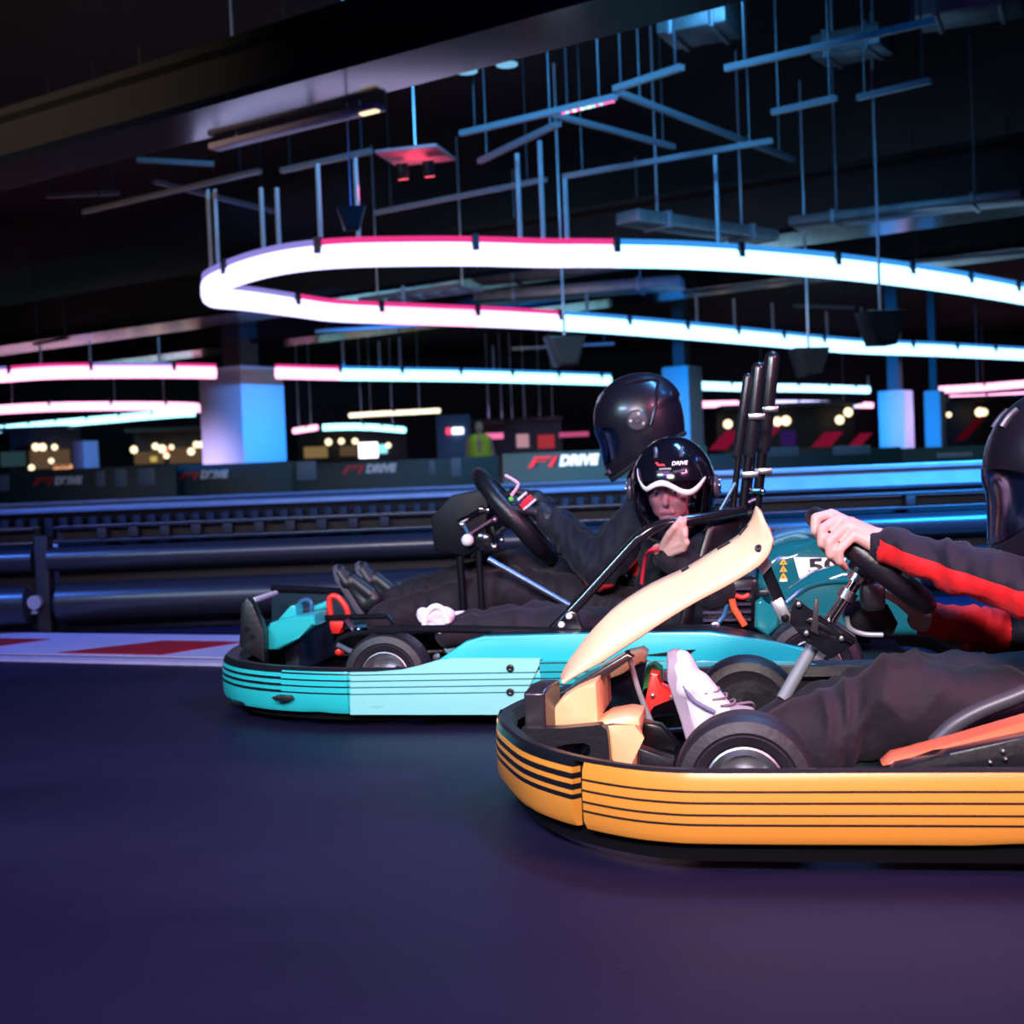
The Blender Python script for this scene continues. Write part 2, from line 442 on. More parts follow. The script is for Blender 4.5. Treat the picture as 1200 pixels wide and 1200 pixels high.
# middle barrier : tall ribbed panels with a rounded top, seen above the front one
def lobe_barrier(p0, p1, top, label, ribs, lobes):
    p0, p1 = V(p0), V(p1); d = (p1 - p0); L = d.length; d.normalize()
    r = empty('track_barrier', p0, math.atan2(d.y, d.x), label, 'barrier', 'barriers beyond the front tube barrier')
    MB().box((L / 2, 0.2, top / 2 - 0.02), (L, 0.1, top - 0.04)).build('back_panel', bar_dark, r, smooth=0)
    for zc, rr in lobes:
        pr = arc(0, zc, rr, -90, 90, 12)
        if not ribs and rr > .043: pr = [(-.02, zc - rr), (.055, zc - rr), (.10, zc - rr * .72), (.012, zc + rr * .92), (0, zc + rr), (-.02, zc + rr)]
        mb = MB(); mb.sweep([(0, 0.15, 0), (L, 0.15, 0)], [(x, z) for x, z in pr]); mb.build('rolled_rail', bar_blue, r)
    if ribs:
        z0, z1 = ribs; mb = MB(); k = 0.05
        while k < L:
            mb.box((k, 0.10, (z0 + z1) / 2), (0.055, 0.09, z1 - z0), bevel=0.012); k += 0.095
        mb.build('ribbed_panel', bar_dark, r)
    MB().box((L / 2, 0.16, top - 0.015), (L, 0.16, 0.03), bevel=0.008).build('capping_rail', bar_blue, r)
    return r
yb = 8.6
lobe_barrier((-7.5, yb + 0.15, 0), (1.1, yb, 0), 0.615, 'ribbed dark barrier behind the front tube barrier on the left', (0.44, 0.555), [(0.36, 0.05)])
lobe_barrier((0.95, yb - 1.2, 0), (6.5, yb - 0.9, 0), 0.69, 'blue lit double rail barrier behind the orange kart driver', None, [(0.615, 0.062), (0.475, 0.048), (0.36, 0.03)])
yb2 = 11.5
lobe_barrier((-9.5, yb2, 0), (9.0, yb2, 0), 0.64, 'long low barrier further back, below the advertising boards', None, [(0.58, 0.04)])

# ------------------------------------------------------------------ advertising boards
board_mat = mat('board dark green vinyl', (0.008, 0.045, 0.050), 0.5)
logo_red = mat('logo red vinyl', (0.90, 0.03, 0.05), 0.45)
logo_white = mat('logo white vinyl', (0.9, 0.92, 0.94), 0.45)
panel_blue = mat('board pale panel', (0.14, 0.22, 0.28), 0.5)
def fa_logo(parent, x, z, h, yface):
    """slanted red mark with white block lettering beside it"""
    w = h * 2.3
    mb = MB()
    sl = h * 0.55
    mb.prism([(x, z - h / 2), (x + w * 0.22, z - h / 2), (x + w * 0.22 + sl * 0.55, z + h * 0.02), (x + w * 0.72, z + h * 0.02), (x + w * 0.8, z + h * 0.14), (x + w * 0.30, z + h * 0.14), (x + w * 0.42, z + h * 0.28), (x + w * 0.9, z + h * 0.28), (x + w, z + h / 2), (x + sl * 1.2, z + h / 2)], yface - 0.012, yface)
    mb.prism([(x + w * 0.80, z - h / 2), (x + w * 0.97, z - h / 2), (x + w * 0.97 + sl * 1.0, z + h / 2), (x + w * 1.06, z + h * 0.5), (x + w * 0.86, z - h * 0.2)], yface - 0.012, yface)
    mb.build('logo_mark', logo_red, parent, smooth=0)
    text_mesh('logo_lettering', 'DRIVE', h * 1.25, logo_white, parent,
              Matrix.Translation((x + w * 1.25, yface - 0.004, z)) @ Matrix.Rotation(PI / 2, 4, 'X'), 0.006, 0.2, 'LEFT', 0.012)
def board(px0, px1, Y, top_py, label, logos=(), panels=(), group='advertising boards round the track'):
    a = at_depth(px0, 560, Y); c = at_depth(px1, 560, Y)
    top = z_for((a.x + c.x) / 2, Y, top_py); L = c.x - a.x
    r = empty('advertising_board', (a.x, Y, 0), 0, label, 'advertising board', group)
    MB().box((L / 2, 0.06, top / 2), (L, 0.1, top), bevel=0.01).build('board_panel', board_mat, r)
    MB().box((L / 2, 0.04, 0.36), (L, 0.16, 0.03), bevel=0.006).build('ledge', bar_blue, r)
    for px, py, hpx in logos:
        p = at_depth(px, py, Y); fa_logo(r, p.x - a.x, p.z, hpx / F * Y, 0.008)
    for q0, q1, y0, y1 in panels:
        p = at_depth(q0, y0, Y); q = at_depth(q1, y1, Y)
        MB().box(((p.x + q.x) / 2 - a.x, 0.005, (p.z + q.z) / 2), (q.x - p.x, 0.014, abs(p.z - q.z)), bevel=0.003).build('pale_panel', panel_blue, r)
    return r
board(-30, 206, 18.0, 549, 'advertising board at the far left with a small logo and pale panels',
      [(38, 565, 9)], [(112, 123, 552, 570), (134, 149, 550, 570), (160, 182, 549, 568), (-4, 11, 557, 575)])
board(206, 345, 18.4, 543, 'advertising board half hidden by the wide white column on the left', [(209, 558, 9)], [])
board(345, 585, 18.2, 539, 'middle advertising board to the right of the wide white column',
      [(400, 551, 10)], [(347, 371, 541, 562), (503, 510, 540, 556), (528, 541, 537, 558)])
board(590, 830, 14.5, 527, 'advertising board with large red and white logo behind the helmets', [(618, 542, 13)], [])
board(832, 1057, 18.6, 528, 'plain advertising board to the right of the upright kart bars', [], [(862, 936, 526, 534), (976, 1020, 523, 532)])
board(1058, 1330, 18.6, 520, 'plain advertising board at the far right edge', [], [(1098, 1140, 531, 535)])

# ------------------------------------------------------------------ white columns set on the building grid
col_mat = mat('column white paint', (0.62, 0.63, 0.66), 0.55, bump=0.03, bscale=20)
col_grey = mat('column upper grey paint', (0.05, 0.055, 0.065), 0.6)
def column(px0, px1, Y, top_py, label, stub=True, s=None):
    a, c = at_depth((px0 + px1) / 2, 560, Y), None
    wpx = px1 - px0
    if s is None: s = wpx / F * Y / 1.36
    ztop = z_for(a.x, Y, top_py)
    r = empty('column', (a.x, Y, 0), math.atan2(U.y, U.x), label, 'column', 'white columns across the hall')
    MB().box((0, 0, ztop / 2), (s, s, ztop), bevel=0.02).build('casing', col_mat, r)
    if stub: MB().box((0, 0, (ztop + CEIL) / 2), (s * 0.42, s * 0.42, CEIL - ztop)).build('upper_shaft', col_grey, r, smooth=0)
    MB().box((0, 0, 0.06), (s * 1.03, s * 1.03, 0.12), bevel=0.01).build('plinth', col_grey, r)
column(241, 335, 25.0, 432, 'wide white column standing left of centre behind the barriers')
column(780, 827, 27.0, 430, 'white column directly behind the two helmets')
column(1031, 1074, 27.5, 458, 'white column left of the pair behind the orange kart driver')
column(1085, 1111, 31.0, 458, 'slim white column right of the pair behind the orange kart driver')
column(87, 116, 34.0, 517, 'small distant white column at the far left', stub=False)

# ------------------------------------------------------------------ hanging track-shaped lights
hang_steel = mat('hanging rod steel', (0.42, 0.46, 0.56), 0.35, 0.5)
clamp_mat = mat('clamp dark steel', (0.03, 0.03, 0.045), 0.4, 0.5)
E_LAV = emat('lamp lavender', (0.58, 0.56, 1.0), 2.5)
E_PINK = emat('lamp pink', (1.0, 0.42, 0.70), 2.6)
E_BLUE = emat('lamp blue', (0.36, 0.72, 1.0), 3.0)
E_CYAN = emat('lamp cyan', (0.34, 0.85, 1.0), 3.0)
E_WARM = emat('lamp warm white', (1.0, 0.85, 0.62), 2.0)
G_PINK = emat('strip pink', (1.0, 0.05, 0.30), 0.9)
G_BLUE = emat('strip blue', (0.05, 0.35, 1.0), 0.9)
G_LAV = emat('strip lavender', (0.35, 0.30, 0.9), 0.8)
LZ = 2.6
def oval(w, h, n=12):
    return [(w / 2 * math.copysign(abs(math.cos(t)) ** 0.7, math.cos(t)), h / 2 * math.copysign(abs(math.sin(t)) ** 0.7, math.sin(t))) for t in [2 * PI * (k + 0.5) / n for k in range(n)]]
def resample(pts, step):
    out = [pts[0]]; acc = 0
    for i in range(1, len(pts)):
        a, c = pts[i - 1], pts[i]; L = (c - a).length; d = step - acc
        while d <= L:
            out.append(a + (c - a) * (d / L)); d += step
        acc = (acc + L) % step
    return out
def track_light(px, mats, label, z=LZ, h=0.20, seg=1.3, rods=(), group='neon style track lights hung under the ceiling', strip=True, rails=True, gap=0.006):
    """mats: function(px x of segment centre, fraction) -> (lamp material, strip material)"""
    path = resample(catmull([at_z(x, y, z) for x, y in px], 10), seg / 12)
    org = path[len(path) // 2].copy()
    r = empty('track_light', org, 0, label, 'light', group)
    lp = [p - org for p in path]; n = 12; i = 0; segs = []
    while i < len(lp) - 2:
        j = min(i + n, len(lp) - 1); part = [p.copy() for p in lp[i:j + 1]]
        d0 = (part[1] - part[0]).normalized(); part[0] = part[0] + d0 * gap
        d1 = (part[-1] - part[-2]).normalized(); part[-1] = part[-1] - d1 * gap
        mid = part[len(part) // 2] + org
        em, gm = mats(project(mid)[0], i / len(lp))
        MB().sweep(part, oval(0.13, h)).build('lamp_tube', em, r)
        if strip: MB().sweep(part, [(-0.05, h / 2 + 0.0), (0.05, h / 2 + 0.0), (0.05, h / 2 + 0.045), (-0.05, h / 2 + 0.045)]).build('led_strip', gm, r, smooth=0)  # coloured segments on top, also standing in for the tube's glow fringe
        c = part[0] - d0 * gap
        if i > 0:
            cl = MB(); t = d0; nn = V((t.y, -t.x, 0))
            cl.bar(c + V((0, 0, h * 0.12)), c + V((0, 0, h * 0.80)), 0.17, 0.055, up=t)
            cl.build('clamp', clamp_mat, r)
        i = j
    if not rods:
        for q in (path[len(path) // 4], path[(3 * len(path)) // 4]):
            MB().tube([q - org + V((0, 0, h / 2)), V((q.x, q.y, CEIL)) - org], 0.014, 8).build('hanging_rod', hang_steel, r)
    for bx, by, ty in rods:
        q = min(path, key=lambda p: (project(p)[0] - bx) ** 2 + 3 * (project(p)[1] - by) ** 2)
        zt = max(z_for(q.x, q.y, ty), z + 0.2)
        MB().tube([q - org + V((0, 0, h / 2)), V((q.x, q.y, zt)) - org], 0.022, 8).build('hanging_rod', hang_steel, r)
    return r
def ringcol(x, f):
    if x < 330: return (E_LAV, G_LAV)
    if x < 470: return (E_LAV, G_PINK)
    if x < 690: return (E_PINK if int(x) % 3 == 0 else E_LAV, G_PINK)
    return (E_BLUE, G_BLUE)
near = [(1420, 392), (1300, 367), (1200, 347), (1100, 330), (1000, 317), (900, 308), (800, 302), (700, 300), (640, 300), (560, 298), (480, 298), (400, 300), (340, 306), (295, 316), (262, 328), (244, 338)]
far = [(248, 348), (272, 351), (300, 354), (350, 361), (400, 367), (500, 371), (600, 375), (700, 381), (800, 389), (900, 398), (1000, 407), (1100, 411), (1200, 416), (1300, 420)]
track_light(near + far, ringcol, 'large glowing track shaped light loop hung above both karts',
            rods=[(229, 325, 222), (243, 318, 222), (296, 300, 220), (318, 300, 220), (376, 300, 192), (421, 300, 185), (606, 297, 180), (641, 299, 165), (671, 300, 210), (846, 305, 182),
                  (470, 370, 335), (690, 380, 345), (815, 390, 345), (860, 394, 350), (905, 399, 355), (970, 404, 365), (1010, 407, 360)])
pinkish = lambda x, f: (E_PINK, G_PINK)
track_light([(-60, 446), (0, 441), (60, 437), (130, 436), (200, 436), (256, 437)], lambda x, f: (E_PINK, G_PINK if int(f * 12) % 2 else G_LAV), 'pink track light at upper left that ends in front of the white column', rods=[(50, 437, 400), (105, 436, 400), (190, 436, 395)])
track_light([(-60, 484), (0, 480), (60, 477), (120, 476), (190, 476), (225, 477), (236, 479)], pinkish, 'lower pink track light at left, upper arm of the hairpin', strip=False)
track_light([(-60, 510), (0, 503), (60, 497), (130, 491), (200, 485), (238, 483)], lambda x, f: (E_CYAN, G_BLUE), 'cyan track light at left, lower arm of the hairpin', strip=False)
def midcol(x, f): return (E_PINK, G_PINK) if x < 395 else (E_CYAN, G_BLUE)
track_light([(324, 437), (400, 439), (470, 440), (540, 441), (620, 443), (717, 446)], midcol, 'long cyan track light between the white column and the helmets', rods=[(400, 439, 400), (445, 440, 400), (470, 440, 395), (580, 441, 405)])
track_light([(818, 452), (880, 454), (950, 455), (1020, 457)], lambda x, f: (E_BLUE, G_BLUE), 'upper blue track light behind the upright kart bars', strip=False, rods=[(1018, 457, 440)])
track_light([(822, 474), (880, 473), (950, 473), (1022, 475)], lambda x, f: (E_PINK, G_PINK) if x < 870 or x > 1000 else (E_LAV, G_PINK), 'lower lavender track light behind the upright kart bars', strip=False)
track_light([(1098, 457), (1150, 454), (1200, 450), (1290, 444)], pinkish, 'upper pink track light at the right picture edge', strip=False)
track_light([(1114, 466), (1150, 465), (1200, 462), (1290, 458)], pinkish, 'lower pink track light at the right picture edge', strip=False, h=0.16)
track_light([(378, 501), (410, 500), (440, 501), (474, 504)], lambda x, f: (E_CYAN, G_BLUE), 'short curved cyan light low in the distance right of the column', strip=False, z=2.2, h=0.18)
track_light([(345, 505), (358, 503), (371, 501)], pinkish, 'very short pink light low beside the wide white column', strip=False, z=2.2, h=0.16)
track_light([(410, 487), (440, 485), (480, 483), (518, 481)], lambda x, f: (E_WARM, G_LAV), 'warm white strip light in the distance right of the column', strip=False, z=2.4, h=0.12)
for i, (x0, x1, y) in enumerate([(573, 589, 498), (594, 627, 497), (633, 651, 496)]):
    track_light([(x0, y), ((x0 + x1) / 2, y), (x1, y - 0.4)], pinkish, ['first of three short pink lights in a row behind the steering wheel, leftmost', 'middle of three short pink lights in a row, the longest', 'rightmost of three short pink lights in a row left of the helmet'][i], strip=False, z=2.2, h=0.2, seg=3, gap=0.001)

# ------------------------------------------------------------------ ceiling steel
beam_mat = mat('beam dark steel paint', (0.030, 0.030, 0.033), 0.40, 0.1, bump=0.03, bscale=6)
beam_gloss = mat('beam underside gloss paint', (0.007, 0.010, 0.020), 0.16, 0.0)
rail_mat = mat('galvanised strut', (0.26, 0.27, 0.33), 0.38, 0.4)
dark_rod = mat('drop rod dark steel', (0.05, 0.055, 0.075), 0.4, 0.5)
def beam(pnear, pfar, z, hgt, label, half=30, flange=0.06, p2=None):
    a = at_z(*pnear, z); c = at_z(*pfar, z); u_ = U
    if p2: u_ = (a - at_z(*p2, z)).normalized()
    w_ = V((u_.y, -u_.x, 0))
    wd = (c - a).dot(w_); wd = max(abs(wd), 0.25)
    mid = a + w_ * wd / 2
    r = empty('ceiling_beam', mid, math.atan2(u_.y, u_.x), label, 'beam', 'steel beams under the ceiling')
    MB().box((0, 0, 0.03), (2 * half, wd, flange)).build('lower_flange', beam_gloss, r, smooth=0)
    MB().box((0, 0, flange + hgt / 2 - 0.02), (2 * half, wd * 0.55, hgt)).build('web', beam_mat, r, smooth=0)
    MB().box((0, 0, hgt + 0.05), (2 * half, wd, flange)).build('upper_flange', beam_mat, r, smooth=0)
    return r
beam((0, 192), (400, 122), 3.3, 0.34, 'wide dark steel beam crossing the top left corner, nearest the camera', half=14, p2=(667, 8))
beam((1000, 262), (1000, 280), 3.3, 0.6, 'dark steel beam at upper right behind the near light loop arm', half=24)
beam((700, 352), (700, 362), 3.3, 0.6, 'distant steel beam seen through the light loop', half=30)
def strut(p0, p1, z, label, w=0.045, slots=True, name='strut_rail'):
    a, c = at_z(*p0, z), at_z(*p1, z); mid = (a + c) / 2; d = c - a
    r = empty(name, mid, math.atan2(d.y, d.x), label, 'strut', 'galvanised struts hung under the ceiling'); L = d.length
    pr = [(-w / 2, 0), (w / 2, 0), (w / 2, w), (w / 2 - 0.004, w), (w / 2 - 0.004, 0.005), (-w / 2 + 0.004, 0.005), (-w / 2 + 0.004, w), (-w / 2, w)]
    MB().sweep([(-L / 2, 0, 0), (L / 2, 0, 0)], pr).build('channel', rail_mat, r, smooth=0)
    for s_ in (-0.4, 0.4):
        MB().tube([(L * s_, 0, w * 0.5), (L * s_, 0, CEIL - z)], 0.008, 8).build('drop_rod', dark_rod, r)
    return r
struts = [((540, 160), (722, 117), 3.45, 'strut running above the middle of the light loop with glints'),
          ((98, 251), (305, 203), 3.45, 'long thin strut at left above the loop bend'),
          ((330, 203), (435, 180), 3.45, 'strut in front of the red lit spotlight panel'),
          ((562, 192), (655, 148), 3.45, 'short strut carrying two rods of the loop'),
          ((440, 252), (640, 213), 3.45, 'slotted strut low behind the loop rods'),
          ((720, 108), (800, 82), 3.55, 'strut in the upper middle right of the glinting one'),
          ((660, 210), (905, 168), 3.45, 'long strut right of the loop rods'),
          ((850, 84), (1095, 28), 3.55, 'long blue lit strut near the top right corner'),
          ((905, 135), (980, 118), 3.5, 'short strut in the upper right, left piece'),
          ((1005, 118), (1090, 98), 3.5, 'short blue lit strut in the upper right, right piece'),
          ((725, 112), (930, 190), 3.6, 'cross strut slanting down to the right from the glinting strut'),
          ((650, 138), (790, 175), 3.6, 'second cross strut below the slanting one'),
          ((1060, 310), (1200, 297), 3.2, 'slotted strut above the right end of the near loop arm'),
          ((930, 360), (1000, 362), 3.2, 'bright short strut under the near loop arm at right'),
          ((800, 345), (940, 330), 3.2, 'strut between both loop arms at right'),
          ((55, 232), (140, 228), 3.7, 'faint strut at far left'),
          ((160, 190), (250, 195), 3.8, 'faint cross strut under the big beam'),
          ((180, 215), (320, 250), 3.7, 'faint cross strut above the loop bend'),
          ((600, 410), (720, 404), 3.0, 'distant strut under the far loop arm'),
          ((370, 390), (500, 382), 3.0, 'distant strut below the loop bend'),
          ((40, 405), (80, 398), 3.0, 'distant strut above the pink light at left')]
for i, (p0, p1, z, lb) in enumerate(struts):
    r = strut(p0, p1, z, lb)
    if i == 0:
        L = (at_z(*p1, z) - at_z(*p0, z)).length
        for k in range(14):
            x = L * (.18 + .30 * k / 13)
            MB().box((x if i == 0 else 0, 0, -.008), (L * .014, .03, .014), bevel=.004).build('led', [emat('led pink', (1, .15, .5), 1.6), emat('led cyan', (.4, .9, 1), 1.6), emat('led white', (1, 1, 1), 1.8)][(k * 5 // 3) % 3 if k < 11 else 0], r)  # glowing beads stand in for the LED glints on this strut
# lamp bar with pink cover beneath the big beam
lb0, lb1 = at_z(250, 173, 3.25), at_z(448, 124, 3.25)
r = empty('lamp_bar', (lb0 + lb1) / 2, math.atan2((lb1 - lb0).y, (lb1 - lb0).x), 'slim lamp bar with pale cover just below the big corner beam', 'light')
L = (lb1 - lb0).length
for s_ in (-.35, .35): MB().tube([(L * s_, 0, .02), (L * s_, 0, CEIL - 3.25)], .01, 8).build('drop_rod', hang_steel, r)
MB().box((0, 0, 0), (L, 0.12, 0.05), bevel=0.015).build('cover', mat('lamp bar cover', (0.55, 0.45, 0.6), 0.35), r)
MB().box((L * 0.44, -0.02, -0.03), (L * 0.09, 0.05, 0.02), bevel=0.006).build('indicator', emat('indicator warm', (1.0, 0.75, 0.45), 1.6), r)
# red lit panel with two spotlights
pc = at_z(487, 182, 3.5)
r = empty('spotlight_panel', pc, math.atan2(U.y, U.x) + 0.35, 'square ceiling panel with two spotlights glowing red', 'light')
MB().box((0, 0, 0), (0.55, 0.55, 0.03), bevel=0.006).build('panel', mat('panel pale paint', (0.6, 0.25, 0.3), 0.5), r)
for s_ in (-0.12, 0.12):
    o_ = MB().lathe([(0, 0.0), (0.05, 0), (0.055, 0.03), (0.05, 0.13), (0, 0.13)], (s_, 0.0, -0.19), (0, 0.25, 1), 18).build('spotlight_can', black_metal, r)
    MB().lathe([(0, 0.0), (0.042, 0.0), (0.042, 0.008), (0, 0.008)], (s_, -0.003, -0.199), (0, 0.25, 1), 16).build('lens', emat('spot red', (1.0, 0.1, 0.15), 2.0), o_)
MB().tube([(0, 0, 0.015), (0, 0, CEIL - 3.5)], 0.012, 8).build('drop_rod', hang_steel, r)
RL = bpy.data.lights.new('glow', 'POINT'); RL.energy = 5; RL.color = (1, .12, .22); RL.shadow_soft_size = .05  # added point light that reddens the panel, apart from the spot lenses
ro = bpy.data.objects.new('glow', RL); COL.objects.link(ro); ro.location = (0, 0, -.26); ro.parent = r
# downlights catching blue near upper middle
for i, (px, py, z) in enumerate([(547, 83, 3.9), (594, 75, 3.9)]):
    p = at_z(px, py, z)
    r = empty('downlight', p, 0, ['left of two small blue downlights beside the big beam', 'right of two small blue downlights beside the big beam'][i], 'light', 'small downlights beside the big beam')
    MB().lathe([(0, 0.0), (0.09, 0), (0.10, 0.02), (0.07, 0.12), (0, 0.12)], (0, 0, 0), (0, 0, 1), 18).build('housing', black_metal, r)
    MB().lathe([(0, -0.01), (0.085, -0.01), (0.085, 0.002), (0, 0.002)], (0, 0, 0), (0, 0, 1), 18).build('lens', emat('downlight blue', (0.25, 0.65, 1.0), 0.8), r)
    MB().tube([(0, 0, 0.12), (0, 0, CEIL - z)], 0.012, 8).build('drop_rod', hang_steel, r)
# ducts and cable tray frames through the loop
duct_mat = mat('duct galvanised', (0.22, 0.23, 0.26), 0.42, 0.6, vary=0.2)
for i, (p0, p1, z, w, h, lb) in enumerate([((930, 268), (1200, 236), 3.2, 0.45, 0.10, 'wide blue lit air duct at right above the near loop arm'),
                                   ((735, 262), (900, 285), 3.0, 0.30, 0.12, 'pale lit panel duct just above the loop where it turns blue'),
                                   ((560, 356), (800, 338), 3.1, 0.5, 0.15, 'dim duct seen through the light loop'),
                                   ((1075, 30), (1200, 10), 4.2, 0.5, 0.35, 'faint duct in the top right corner'),
                                   ((780, 50), (860, 36), 4.2, 0.5, 0.3, 'faint blue duct right of the big beam end'),
                                   ((960, 75), (1040, 58), 4.2, 0.4, 0.2, 'small blue lit duct end in the upper right')]):
    a, c = at_z(*p0, z), at_z(*p1, z); d = c - a
    r = empty('air_duct', (a + c) / 2, math.atan2(d.y, d.x), lb, 'duct', 'air ducts under the ceiling')
    MB().box((0, 0, h / 2), (d.length, w, h), bevel=0.02).build('duct_body', duct_mat, r)
    for s_ in (-0.3, 0.3):
        MB().box((d.length * s_, 0, h / 2), (0.04, w + 0.04, h + 0.04), bevel=0.006).build('flange', rail_mat, r)
        MB().tube([(d.length * s_, 0, h), (d.length * s_, 0, CEIL - z)], 0.012, 8).build('drop_rod', hang_steel, r)
a = at_z(492, 345, 3.0)
r = empty('cable_tray', a, math.atan2(U.y, U.x), 'blue lit cable tray frame seen inside the light loop', 'tray')
MB().box((0, 0.22, 0), (1.6, 0.05, 0.06)).box((0, -0.22, 0), (1.6, 0.05, 0.06)).build('side_rail', rail_mat, r, smooth=0)
q = MB()
for k in range(6): q.box((-0.7 + k * 0.28, 0, 0), (0.04, 0.4, 0.03))
q.build('rung', rail_mat, r, smooth=0)
for sx_ in (-1, 1): MB().tube([(0.5 * sx_, 0.22 * sx_, 0.03), (0.5 * sx_, 0.22 * sx_, CEIL - 3.0)], 0.012, 8).build('drop_rod', hang_steel, r)
# loudspeakers
for i, (px, py, Y) in enumerate([(662, 412, 14.0), (948, 425, 15.0), (1032, 385, 12.8), (412, 256, 9.6)]):
    p = at_depth(px, py, Y)
    r = empty('loudspeaker', p, 0.2, ['black wedge loudspeaker hung below the far loop arm left of the bars', 'black wedge loudspeaker hung right of the upright bars', 'black loudspeaker hung above the right column', 'dark projector box hung above the near loop arm at left'][i], 'loudspeaker', 'hung loudspeakers')
    if i == 3: r.scale = (.5, .5, .5)
    MB().prism([(-0.20, 0.16), (0.20, 0.16), (0.10, -0.16), (-0.10, -0.16)], -0.14, 0.14, 0.02).build('cabinet', black_plastic, r)
    MB().prism([(-0.17, 0.13), (0.17, 0.13), (0.08, -0.13), (-0.08, -0.13)], -0.155, -0.135).build('grille', bar_dark, r)
    MB().tube([(0, 0, 0.16), (0, 0, (CEIL - p.z) * (2 if i == 3 else 1))], 0.014, 8).build('hanging_rod', hang_steel, r)

# ------------------------------------------------------------------ distant kiosks, lamps and people
kiosk_mat = mat('kiosk brown cladding', (0.16, 0.10, 0.06), 0.6, vary=0.3)
kiosk_dark = mat('kiosk dark cladding', (0.02, 0.02, 0.03), 0.5)
menu_warm = emat('menu warm glow', (1.0, 0.62, 0.28), 0.55)
menu_red = emat('menu red glow', (1.0, 0.08, 0.12), 0.35)
menu_white = emat('menu white glow', (0.95, 0.95, 1.0), 3.0)
bulb = emat('bulb warm', (1.0, 0.78, 0.48), 2.2)
def kiosk(px0, px1, y0, y1, Y, label, lit, items):
    a, c = at_depth(px0, (y0 + y1) / 2, Y), at_depth(px1, (y0 + y1) / 2, Y)
    L = c.x - a.x; mid = (a.x + c.x) / 2
    zt = z_for(mid, Y, y0); zb = z_for(mid, Y, y1)
    r = empty('kiosk', (mid, Y, 0), 0, label, 'kiosk', 'distant food and ticket kiosks')
    MB().box((0, 0.8, (zt + 0.3) / 2), (L, 0.1, zt + 0.3)).build('rear_wall', kiosk_dark, r, smooth=0)
    MB().box((0, 0.0, zb / 2), (L, 0.5, zb), bevel=0.02).build('counter', kiosk_mat, r)
    MB().box((0, 0.3, zt + 0.35), (L, 1.1, 0.1)).build('canopy', kiosk_dark, r, smooth=0)
    for q0, q1, z0, z1, mt in items:
        p = at_depth(q0, z0, Y + 0.7); q = at_depth(q1, z1, Y + 0.7)
        x0, x1, za, zb_ = p.x - mid, q.x - mid, p.z, q.z
        lean = 0.75 * abs(za - zb_) if ('crimson' in mt.name or 'green' in mt.name) else 0.0
        MB().prism([(x0 - lean, zb_), (x1 - lean, zb_), (x1 + lean * .3, za), (x0 + lean * .3, za)], 0.71, 0.75).build('lit_panel', mt, r, smooth=0)
    for bx, by, rr in lit:
        p = at_depth(bx, by, Y + 0.1)
        sh = MB().ball((p.x - mid, 0.1, p.z), rr, u=12, v=8).build('bulb', bulb, r)
        MB().tube([(p.x - mid, 0.1, p.z + rr * 0.9), (p.x - mid, 0.1, zt + 0.32)], 0.008, 6).build('cord', kiosk_dark, r)
    return r
dim_warm = emat('back wall warm light', (0.9, 0.55, 0.3), 0.10)
dim_warm2 = emat('back wall amber light', (0.9, 0.6, 0.25), 0.22)
kiosk(0, 84, 518, 552, 36, 'warm lit kiosk at the far left behind the boards', [(42, 524, .10), (50, 524, .10), (64, 524, .08), (37, 548, .08), (60, 540, .07)], [(0, 30, 530, 546, emat('teal dim screen', (0.2, 0.5, 0.6), 0.08)), (34, 82, 528, 548, dim_warm), (62, 84, 545, 551, emat('counter orange light', (1.0, 0.4, 0.2), 1.2))])
kiosk(150, 262, 518, 548, 37, 'warm lit kiosk left of the wide white column', [(157, 527, .10), (182, 523, .09), (190, 526, .11), (201, 524, .07), (195, 534, .08), (224, 529, .10), (230, 521, .09), (236, 521, .09)], [(157, 192, 530, 543, dim_warm), (176, 184, 535, 541, emat('yellow sign', (1.0, 0.75, 0.15), 0.8)), (192, 197, 524, 535, emat('red sign', (1.0, 0.15, 0.08), 1.2)), (198, 240, 525, 542, dim_warm)])
kiosk(345, 475, 512, 545, 44, 'warm lit kiosk right of the wide white column with a white screen', [(385, 518, .11), (400, 517, .10), (416, 517, .10), (455, 522, .09)], [(356, 384, 524, 536, dim_warm2), (398, 418, 523, 534, dim_warm), (420, 443, 519, 536, menu_white), (443, 454, 521, 531, emat('cyan screen', (0.3, 0.9, 1.0), 1.2))])
kiosk(545, 660, 508, 532, 36, 'pink lit kiosk behind the driver steering wheel', [], [(567, 590, 508, 514, emat('pink sign', (1.0, 0.2, 0.45), 1.0)), (605, 620, 509, 524, emat('rose sign', (0.9, 0.5, 0.6), 0.5)), (630, 650, 510, 525, menu_red), (655, 690, 507, 511, emat('pink bar sign', (1.0, 0.15, 0.4), 0.5))])
kiosk(845, 1010, 490, 525, 36, 'dark red lit kiosk with amber lamps right of the upright bars', [(853, 497, .12), (911, 494, .12), (921, 493, .13), (984, 492, .12), (994, 483, .12)], [(846, 868, 505, 526, emat('crimson screen', (0.8, 0.02, 0.12), 0.22)), (898, 912, 500, 520, emat('crimson screen', (0.8, 0.02, 0.12), 0.22)), (915, 933, 505, 522, emat('violet screen', (0.15, 0.05, 0.5), 0.15)), (962, 985, 507, 526, emat('crimson screen', (0.8, 0.02, 0.12), 0.22)), (1005, 1020, 508, 522, emat('crimson screen', (0.8, 0.02, 0.12), 0.22)), (880, 895, 500, 520, emat('dim green screen', (0.05, 0.3, 0.25), 0.12))])
kiosk(1110, 1290, 480, 520, 36, 'dark kiosk with one pale lamp at the far right', [(1148, 483, .12), (1153, 483, .10), (1112, 486, .07)], [(1138, 1150, 490, 515, emat('crimson dim', (0.5, 0.01, 0.05), 0.10))])
